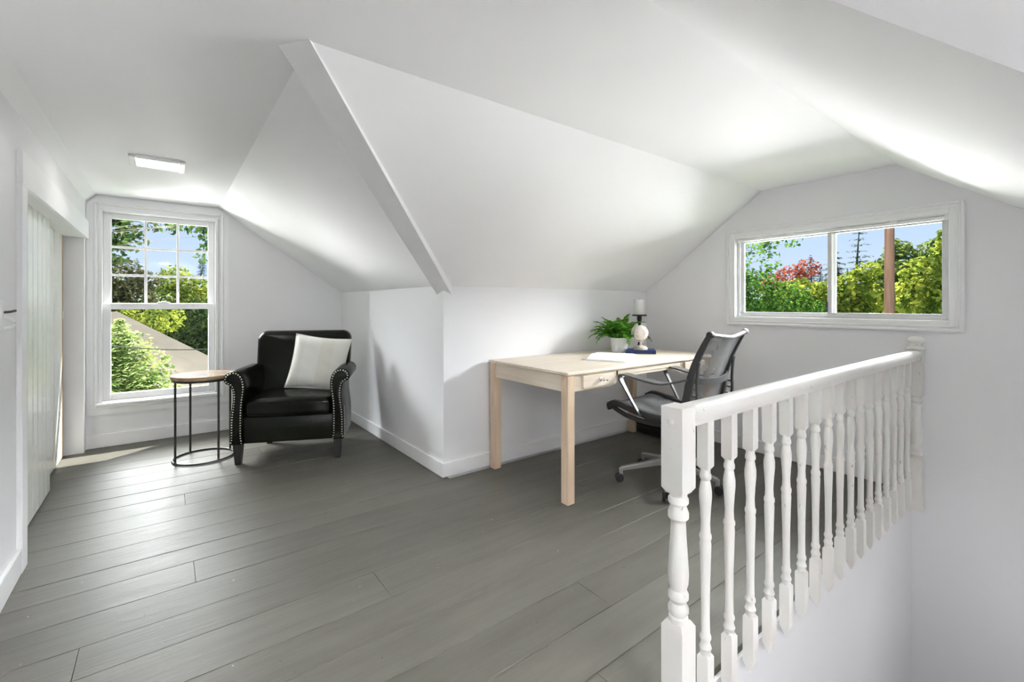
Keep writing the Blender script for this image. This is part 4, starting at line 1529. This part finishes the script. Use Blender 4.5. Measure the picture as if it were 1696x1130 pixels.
pm = chair_m @ Matrix.Translation((0.150, 0.330, 0.690)) @ Matrix.Rotation(R(-4), 4, 'Z') @ Matrix.Rotation(R(-17), 4, 'X') @ Matrix.Rotation(R(7), 4, 'Y')
pil.matrix_world = pm
obj('cover', pillow(0.222, 0.075), M['linen'], pil, 75)
bm = new()
pp = []
for k in range(4):
    for i in range(20):
        t = -1 + 2 * i / 20
        q = 0.222 * (1 - 0.07 * (1 - t * t))
        x, z = ((0.222 * t, -q), (q, 0.222 * t), (-0.222 * t, q), (-q, -0.222 * t))[k]
        pp.append(Vector((x, 0, z)))
sweep(bm, pp, circ(0.0055, 6), up=(0, 1, 0), closed=True)
obj('piping', bm, M['linen'], pil, 60)

# ------------------------------------------------------------------ round side table
TH_, TX, TY = 0.640, 0.232, 4.205
stb = tag(empty('side_table', (TX, TY, 0)), 'round side table with wooden top and thin black legs', 'table')
bm = new()
lathe(bm, [(0.0, TH_ - 0.028), (0.204, TH_ - 0.028), (0.210, TH_ - 0.024), (0.210, TH_ - 0.003), (0.207, TH_), (0.0, TH_)], 56)
obj('table_top', bm, M['table_wood'], stb, 40)
def ring(r, z, rad):
    bm = new()
    sweep(bm, [Vector((r * math.cos(2 * PI * i / 56), r * math.sin(2 * PI * i / 56), z)) for i in range(56)], circ(rad, 8), closed=True)
    return bm
obj('base_ring', ring(0.196, 0.008, 0.0075), M['black'], stb, 50)
obj('top_ring', ring(0.196, TH_ - 0.036, 0.0075), M['black'], stb, 50)
for a in (R(204), R(114), R(294), R(24)):
    bm = new()
    lathe(bm, [(0.0075, 0.006), (0.0075, TH_ - 0.03)], 10, 0.196 * math.cos(a), 0.196 * math.sin(a))
    obj('leg', bm, M['black'], stb, 50)

# ------------------------------------------------------------------ outlet beside the railing, low on the gable wall
out_o = tag(empty('wall_outlet', (XE, 1.0, 0.17)), 'small wall outlet above the baseboard behind the balusters', 'outlet')
bm = new()
box(bm, -0.006, 0.0, -0.035, 0.035, -0.057, 0.057, 0.002, 1)
obj('plate', bm, M['trim'], out_o)
bm = new()
for zz in (-0.022, 0.022):
    box(bm, -0.009, -0.005, -0.017, 0.017, zz - 0.015, zz + 0.015, 0.002, 1)
obj('socket', bm, M['globe_stand'], out_o)

# ------------------------------------------------------------------ unseen sconce added as fill low in the stairwell, on the knee-wall side
sc = tag(empty('fill_sconce', (2.75, YS, -0.55)), 'small half-bowl sconce added as unseen fill in the stairwell', 'sconce')
bm = new()
box(bm, -0.05, 0.05, 0.0, 0.015, -0.07, 0.07, 0.004)
obj('backplate', bm, M['silver'], sc)
bm = new()
hp = [(0.03, -0.06), (0.07, -0.03), (0.09, 0.02), (0.095, 0.06)]
rows_s = []
for r, z in hp:
    rows_s.append([bm.verts.new((r * math.cos(PI * i / 16), 0.015 + r * math.sin(PI * i / 16), z)) for i in range(17)])
for a, b in zip(rows_s[:-1], rows_s[1:]):
    for i in range(16):
        bm.faces.new((a[i], a[i + 1], b[i + 1], b[i]))
bm.faces.new(rows_s[0])
obj('shade', bm, M['ceramic'], sc, 60)
ld = bpy.data.lights.new('stair_fill_light', 'POINT')
ld.energy = 1.6; ld.shadow_soft_size = 0.04; ld.color = (1.0, 0.98, 0.95)
lo = bpy.data.objects.new('stair_fill_light', ld); C.objects.link(lo)
lo.parent = sc; lo.location = (0, 0.12, 0.13)

# ------------------------------------------------------------------ unseen uplighter added behind the camera for ambient fill
fl = tag(empty('fill_uplighter', (0.35, -3.0, 0)), 'slim black uplighter added as unseen fill behind the viewer', 'lamp')
bm = new()
lathe(bm, [(0.0, 0.0), (0.13, 0.0), (0.13, 0.012), (0.11, 0.022), (0.012, 0.026), (0.012, 1.40), (0.0, 1.40)], 28)
obj('stand', bm, M['black'], fl, 40)
bm = new()
lathe(bm, [(0.02, 1.38), (0.06, 1.40), (0.15, 1.49), (0.16, 1.50), (0.15, 1.505), (0.06, 1.42), (0.0, 1.41)], 32)
obj('bowl_shade', bm, M['wax'], fl, 40)
ld = bpy.data.lights.new('fill_uplight', 'AREA')
ld.shape = 'DISK'; ld.size = 0.24; ld.energy = 950; ld.spread = R(125); ld.color = (0.97, 0.985, 1.0)
lo = bpy.data.objects.new('fill_uplight', ld); C.objects.link(lo)
lo.parent = fl; lo.location = (0, 0, 1.50); lo.rotation_euler = (PI, 0, 0)

# ------------------------------------------------------------------ outside: unseen roof overhangs added to cut the sun at the windows
bm = new()
prism(bm, [(-0.95, 1.70), (-0.46, 2.19), (0.39, 2.19), (1.95, 1.10), (2.02, 1.18), (0.42, 2.30), (-0.49, 2.30), (-1.03, 1.76)], 1, YW + T, 5.42)
prism(bm, [(3.15, 1.12), (1.66, 2.19), (0.81, 2.19), (-0.75, 1.08), (-0.82, 1.16), (0.78, 2.30), (1.69, 2.30), (3.22, 1.20)], 0, XE + T, 4.50)
struct('sun_cut_overhang', bm, M['roofing'], 'unseen roof edges added to cut the sun at the gable windows', 'roof')

# ------------------------------------------------------------------ outside: ground and far hill
GZ = -3.2
bm = new()
box(bm, -160, 260, -30, 260, GZ - 0.3, GZ)
struct('ground', bm, M['grass'], 'green ground outside far below the windows', 'ground')
bm = new()
nseg = 90
prevr = None
for i in range(nseg + 1):
    a = R(-25 + 150 * i / nseg)
    hgt = 6.6 + 1.8 * math.sin(i * 0.23) + 1.0 * math.sin(i * 0.61 + 1) + 0.5 * math.sin(i * 1.7)
    rr_ = []
    for rad, zz in ((85, GZ - 0.2), (100, GZ + (hgt - GZ) * 0.55), (118, hgt), (150, hgt * 0.9), (190, GZ - 0.2)):
        rr_.append(bm.verts.new((rad * math.cos(a), rad * math.sin(a), zz)))
    if prevr:
        for k in range(4):
            bm.faces.new((prevr[k], rr_[k], rr_[k + 1], prevr[k + 1]))
    prevr = rr_
bmesh.ops.recalc_face_normals(bm, faces=bm.faces)
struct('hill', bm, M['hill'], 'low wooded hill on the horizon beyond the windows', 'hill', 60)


# ------------------------------------------------------------------ outside: trees
def mesh_from(name, verts, faces, m):
    me = bpy.data.meshes.new(name)
    me.from_pydata(verts, [], faces)
    me.materials.append(m)
    return me


def leaf_cloud(blobs, density, size, r_, flat=0.0):
    """leaves scattered through the outer part of several round masses; each leaf is a folded quad"""
    verts, faces = [], []
    for (cx, cy, cz, rad) in blobs:
        n = int(density * rad * rad)
        for _ in range(n):
            while True:
                d = Vector((r_.gauss(0, 1), r_.gauss(0, 1), r_.gauss(0, 1)))
                if d.length > 0.01:
                    break
            d.normalize()
            rr_ = rad * (0.55 + 0.5 * r_.random() ** 0.6)
            p = Vector((cx, cy, cz)) + Vector((d.x * rr_, d.y * rr_, d.z * rr_ * 0.9))
            nrm = (d * 0.7 + Vector((r_.gauss(0, 1), r_.gauss(0, 1), r_.gauss(0, 1) + 0.6)) * 0.6).normalized()
            a = nrm.cross(Vector((r_.gauss(0, 1), r_.gauss(0, 1), r_.gauss(0, 1))))
            if a.length < 0.01:
                a = Vector((1, 0, 0))
            a.normalize()
            b = nrm.cross(a)
            s_ = size * r_.uniform(0.6, 1.3)
            k = len(verts)
            tip = p + a * s_ - nrm * s_ * 0.15
            verts += [tuple(p - a * s_ * 0.55), tuple(p + b * s_ * 0.48 + nrm * s_ * 0.10), tuple(tip), tuple(p - b * s_ * 0.48 + nrm * s_ * 0.10)]
            faces += [(k, k + 1, k + 2), (k, k + 2, k + 3)]
    return verts, faces


def limb(bm, a, b, r0, r1, r_):
    a, b = Vector(a), Vector(b)
    pts = [a]
    for t in (0.33, 0.66):
        pts.append(a.lerp(b, t) + Vector((r_.uniform(-1, 1), r_.uniform(-1, 1), r_.uniform(-0.3, 0.6))) * (b - a).length * 0.05)
    pts.append(b)
    P = smooth_path(pts, 3)
    n = len(P)
    sweep(bm, P, circ(1.0, 6), up=(0.3, 0.2, 0.9), scale=[r0 + (r1 - r0) * i / (n - 1) for i in range(n)])


tree_seed = [100]


def broad_tree(name, label, base, trunk_r, fork, blobs, m, density=900, size=0.085, limb_r=None, cat='tree'):
    tree_seed[0] += 1
    r_ = random.Random(tree_seed[0])
    o = tag(empty(name, (base[0], base[1], GZ)), label, cat, 'trees outside the windows')
    bl = [(x - base[0], y - base[1], z - GZ, r) for x, y, z, r in blobs]
    bm = new()
    limb(bm, (0, 0, -0.1), (0, 0, fork - GZ), trunk_r, trunk_r * 0.6, r_)
    obj('trunk', bm, M['bark'], o, 50)
    for x, y, z, r in bl:
        bm = new()
        limb(bm, (0, 0, max(0.5, fork - GZ - r_.uniform(0.0, 0.5))), (x, y, z + r * 0.3), limb_r or trunk_r * 0.3, 0.003, r_)
        obj('branch', bm, M['bark'], o, 50)
    v, f = leaf_cloud(bl, density, size, r_)
    c_ = inst('crown', mesh_from('crown', v, f, m), o)
    tag(c_, kind='stuff')
    return o


def conifer(name, label, base, height, rad, m, whorls=26, per=11, zmin=0.15, droop=0.35, blade=0.16, sparse=1.0, group='trees outside the windows'):
    tree_seed[0] += 1
    r_ = random.Random(tree_seed[0])
    o = tag(empty(name, (base[0], base[1], GZ)), label, 'tree', group)
    bm = new()
    limb(bm, (0, 0, -0.1), (0, 0, height), 0.03 * height ** 0.9, 0.01, r_)
    obj('trunk', bm, M['bark'], o, 50)
    verts, faces = [], []
    for i in range(whorls):
        t = i / (whorls - 1)
        z = height * (zmin + (1 - zmin) * t)
        L = rad * (1 - t) ** 0.85 + 0.05
        for k in range(per):
            if r_.random() > sparse:
                continue
            a = r_.uniform(0, 2 * PI)
            l_ = L * r_.uniform(0.7, 1.1)
            ns = max(3, int(l_ / (blade * 0.45)))
            for q in range(ns):
                f = (q + 0.6) / ns
                p = Vector((math.cos(a) * l_ * f, math.sin(a) * l_ * f, z - droop * l_ * f * f + 0.12 * l_ * f + r_.uniform(-0.03, 0.03)))
                for s_ in (-1, 1):
                    d = Vector((math.cos(a + s_ * 0.9), math.sin(a + s_ * 0.9), r_.uniform(-0.5, 0.05)))
                    sd = Vector((-d.y, d.x, r_.uniform(-0.3, 0.3)))
                    b_ = blade * r_.uniform(0.6, 1.2) * (1.1 - 0.5 * f) * (1.0 - 0.6 * t ** 4)
                    kk = len(verts)
                    verts += [tuple(p), tuple(p + d * b_ * 0.5 + sd * b_ * 0.18), tuple(p + d * b_), tuple(p + d * b_ * 0.5 - sd * b_ * 0.18)]
                    faces.append((kk, kk + 1, kk + 2, kk + 3))
    c_ = inst('crown', mesh_from('crown', verts, faces, m), o)
    tag(c_, kind='stuff')
    return o


# seen through the wide sliding window
broad_tree('maple_tree', 'leafy branches hanging in at the upper edge of the sliding window', (7.9, 6.3), 0.13, 1.6,
           [(8.6, 4.95, 2.55, 0.42), (9.1, 4.65, 2.62, 0.30), (9.35, 4.25, 2.45, 0.30), (9.75, 4.15, 2.62, 0.20), (9.95, 3.85, 2.50, 0.22), (9.2, 4.5, 2.15, 0.28), (9.7, 4.15, 2.05, 0.22), (8.3, 5.4, 2.2, 0.6), (8.95, 4.75, 2.35, 0.30), (9.45, 4.3, 2.68, 0.26), (9.6, 4.1, 2.35, 0.2)], M['leaf_green'], 1000, 0.065, 0.016)
broad_tree('garden_tree', 'dense green tree at the first pane of the sliding window', (13.6, 6.1), 0.12, 0.3,
           [(13.7, 6.3, 1.55, 0.75), (13.9, 5.5, 1.25, 0.62), (13.4, 6.9, 1.6, 0.8), (13.5, 6.0, 0.75, 0.8), (14.1, 5.2, 0.55, 0.7), (14.3, 4.9, 0.9, 0.45)], M['leaf_green'], 1500, 0.085)
broad_tree('red_maple', 'reddish tree rising behind the lime green tree', (22.3, 8.4), 0.10, 1.2,
           [(22.1, 8.5, 2.35, 0.65), (22.4, 8.0, 2.75, 0.50), (22.0, 9.2, 2.0, 0.6), (22.4, 8.2, 1.7, 0.7)], M['leaf_red'], 900, 0.10)
broad_tree('lime_tree', 'bright lime green tree beside the window mullion', (18.2, 6.2), 0.12, 0.4,
           [(18.2, 6.6, 1.45, 0.75), (18.4, 6.0, 1.40, 0.62), (18.0, 7.1, 1.1, 0.8), (17.9, 6.6, 0.75, 0.9), (18.5, 5.6, 1.1, 0.7), (18.1, 7.5, 0.8, 0.7)], M['leaf_lime'], 950, 0.13)
conifer('dark_conifer', 'broad dull brown-green conifer behind the window mullion', (26.0, 8.1), 7.2, 2.3, M['leaf_brown'], 26, 18, 0.1, 0.3, 0.34)
conifer('tall_conifer', 'tall sparse conifer against the sky beside the pole', (34.5, 9.4), 9.6, 2.2, M['needle'], 22, 8, 0.2, 0.15, 0.42, 0.75)
broad_tree('maple_tree', 'lime maple growing close beside the brown utility pole', (18.6, 4.95), 0.10, 0.4,
           [(18.5, 5.2, 1.9, 0.50), (18.6, 4.85, 2.25, 0.40), (18.4, 5.4, 1.3, 0.65), (18.7, 4.8, 1.4, 0.6), (18.4, 5.3, 0.7, 0.8), (18.3, 6.0, 0.6, 0.5)], M['leaf_lime'], 900, 0.13)
broad_tree('maple_tree', 'green maple filling the view past the brown utility pole', (22.3, 4.3), 0.14, 0.6,
           [(22.1, 4.8, 2.6, 0.75), (22.4, 4.2, 2.1, 0.85), (22.0, 4.9, 1.6, 0.9), (22.2, 4.3, 1.0, 1.0), (22.3, 4.9, 3.3, 0.42), (22.2, 3.8, 2.9, 0.7), (22.3, 5.5, 2.1, 0.5), (22.0, 5.6, 1.0, 0.8)], M['leaf_pale'], 850, 0.15)
broad_tree('maple_tree', 'yellow-green maple at the far jamb of the sliding window', (17.6, 2.95), 0.12, 0.4,
           [(17.5, 3.2, 2.0, 0.62), (17.7, 2.8, 2.45, 0.50), (17.4, 3.3, 1.3, 0.75), (17.6, 2.7, 1.5, 0.8), (17.5, 3.0, 0.7, 0.85), (17.8, 2.75, 3.15, 0.30), (17.6, 2.6, 2.8, 0.4)], M['leaf_lime'], 950, 0.12)

pole = tag(empty('utility_pole', (15.3, 3.52, GZ)), 'brown wooden utility pole beyond the sliding window', 'pole')
bm = new()
lathe(bm, [(0.13, -0.1), (0.115, 3.0), (0.10, 8.0), (0.095, 9.5), (0.0, 9.55)], 20)
obj('shaft', bm, M['pole_wood'], pole, 40)
bm = new()
box(bm, -0.06, 0.06, -0.9, 0.9, 8.9, 9.02, 0.01)
obj('crossarm', bm, M['pole_wood'], pole)

# seen through the tall window
broad_tree('oak_tree', 'dark leafy branches across the gridded upper sash', (-3.4, 11.0), 0.16, 1.8,
           [(-0.95, 10.4, 2.75, 0.34), (-0.65, 10.4, 2.45, 0.30), (-0.35, 10.3, 2.62, 0.26), (-0.05, 10.1, 2.70, 0.22), (0.25, 9.9, 2.66, 0.22), (0.52, 9.8, 2.55, 0.26), (0.70, 9.7, 2.35, 0.24), (0.60, 9.8, 2.08, 0.20), (-1.5, 10.7, 2.5, 0.55), (-0.75, 10.5, 2.1, 0.26), (0.1, 10.1, 2.55, 0.14), (-2.3, 10.9, 2.7, 0.7), (-0.9, 10.5, 2.5, 0.4), (-0.5, 10.3, 2.3, 0.25), (0.45, 9.8, 2.7, 0.25), (0.78, 9.7, 2.6, 0.3), (-0.6, 10.4, 2.85, 0.3), (-0.2, 10.2, 2.85, 0.25)], M['leaf_dark'], 1500, 0.065, 0.004)
broad_tree('walnut_tree', 'brownish dense tree at the tall window', (-1.5, 18.2), 0.16, 0.8,
           [(-1.25, 18.2, 1.95, 0.75), (-0.85, 18.3, 1.35, 0.65), (-1.6, 18.0, 1.2, 0.9), (-0.6, 18.4, 1.9, 0.42), (-2.0, 18.1, 2.1, 0.8), (-0.55, 18.4, 0.95, 0.5), (-1.1, 18.1, 0.5, 0.9)], M['leaf_brown'], 1500, 0.095)
broad_tree('lime_tree', 'sunny yellow-green tree in the lower grid of the tall window', (0.4, 19.9), 0.12, 0.5,
           [(0.25, 19.9, 2.05, 0.55), (0.7, 19.8, 1.75, 0.55), (0.1, 20.1, 1.35, 0.65), (0.75, 19.7, 1.15, 0.7), (0.3, 19.9, 0.6, 0.8), (1.1, 19.8, 1.5, 0.4)], M['leaf_lime'], 1300, 0.095)
conifer('pale_conifer', 'pale feathery conifer behind the yellow-green tree', (1.45, 22.0), 5.3, 1.4, M['leaf_pale'], 26, 16, 0.1, 0.3, 0.22)
conifer('garden_cedar', 'light green feathery cedar at the foot of the tall window', (-0.52, 8.5), 4.15, 1.75, M['leaf_cedar'], 46, 34, 0.30, 0.45, 0.15)
broad_tree('pale_bush', 'loose pale green bush leaning against the light green cedar', (-0.75, 9.0), 0.05, -0.6,
           [(-0.62, 8.75, 0.70, 0.26), (-0.42, 8.65, 0.52, 0.30), (-0.20, 8.55, 0.28, 0.30), (-0.62, 8.75, 0.20, 0.36), (-0.05, 8.45, -0.02, 0.28), (-0.35, 8.50, -0.10, 0.36), (0.10, 8.40, -0.25, 0.26)], M['leaf_pale'], 2600, 0.045)
broad_tree('lime_bush', 'bright bush glimpsed behind the light green cedar', (-0.35, 14.6), 0.08, 0.2,
           [(-0.45, 14.6, 0.75, 0.5), (0.0, 14.5, 0.85, 0.42), (-0.8, 14.7, 0.6, 0.5)], M['leaf_lime'], 1300, 0.08)
broad_tree('dark_hedge_tree', 'deep green tree beyond the brown shed roof', (1.2, 17.6), 0.12, -1.0,
           [(0.6, 17.4, 0.45, 0.75), (1.2, 17.5, 0.65, 0.8), (0.3, 17.6, -0.2, 0.7), (1.6, 17.4, 0.1, 0.9), (0.9, 17.2, -0.5, 0.8)], M['leaf_dark'], 1500, 0.09)

# neighbouring shed with a mossy brown roof
shed = tag(empty('garden_shed', (-0.85, 13.2, 0), math.atan2(0.79, 0.61)), 'garden shed with a weathered brown roof below the tall window', 'shed')
# local x along the ridge (away from the house), local y across; ridge at z = 1.0, far end at x = 0
for s_, nm in ((1, 'roof_slope'), (-1, 'roof_slope')):
    bm = new()
    v = [(-2.4, 0, 1.02), (0.0, 0, 1.02), (0.0, -s_ * 3.0, -0.43), (-2.4, -s_ * 3.0, -0.43)]
    a_ = [bm.verts.new(p) for p in v]
    b_ = [bm.verts.new((p[0], p[1], p[2] - 0.10)) for p in v]
    bm.faces.new(a_); bm.faces.new(list(reversed(b_)))
    for k in range(4):
        bm.faces.new((a_[k], b_[k], b_[(k + 1) % 4], a_[(k + 1) % 4]))
    bmesh.ops.recalc_face_normals(bm, faces=bm.faces)
    obj(nm, bm, M['shingle'], shed)
bm = new()
prism(bm, [(-2.7, GZ), (2.7, GZ), (2.7, -0.42), (0, 0.90), (-2.7, -0.42)], 0, -2.25, -0.15)
obj('shed_wall', bm, M['siding'], shed)
wire = new()
sweep(wire, smooth_path([(-3.2, 7.9, 1.15), (-1.0, 7.7, 0.72), (0.6, 7.5, 0.56), (3.0, 7.3, 0.80)], 8), circ(0.007, 6))
tag(obj('utility_cable', wire, M['black'], None, 50), 'thin dark cable crossing the lower pane of the tall window', 'cable')

# far conifers on the hill
far_mesh = None
frr = random.Random(5)
spots = []
for i in range(34):
    spots.append((R(7 + 22 * (i + frr.uniform(-0.3, 0.3)) / 34), frr.uniform(96, 117)))
for i in range(9):
    spots.append((R(84 + 12 * (i + frr.uniform(-0.3, 0.3)) / 9), frr.uniform(96, 117)))
for a, rad in spots:
    i = (math.degrees(a) + 25) / 150 * nseg
    hgt = 6.6 + 1.8 * math.sin(i * 0.23) + 1.0 * math.sin(i * 0.61 + 1) + 0.5 * math.sin(i * 1.7)
    t = (rad - 100) / 18
    gz = (GZ + (hgt - GZ) * 0.55) * (1 - t) + hgt * t if rad > 100 else GZ + (hgt - GZ) * 0.5
    if far_mesh is None:
        fo = conifer('far_conifer', 'small distant conifer standing on the far hill', (0, 0), 5.0, 1.25, M['needle_hazed'], 16, 10, 0.1, 0.3, 0.6, 1.0, 'conifers on the far hill')
        far_mesh = [(ch_.name.split('.')[0], ch_.data) for ch_ in fo.children]
    else:
        fo = tag(empty('far_conifer'), 'small distant conifer standing on the far hill', 'tree', 'conifers on the far hill')
        for nm, me in far_mesh:
            cc = inst(nm, me, fo)
            if nm == 'crown':
                tag(cc, kind='stuff')
    sc_ = frr.uniform(0.7, 1.35)
    fo.location = (rad * math.cos(a), rad * math.sin(a), gz - 0.4)
    fo.scale = (sc_, sc_, sc_)
    fo.rotation_euler = (0, 0, frr.uniform(0, 6))
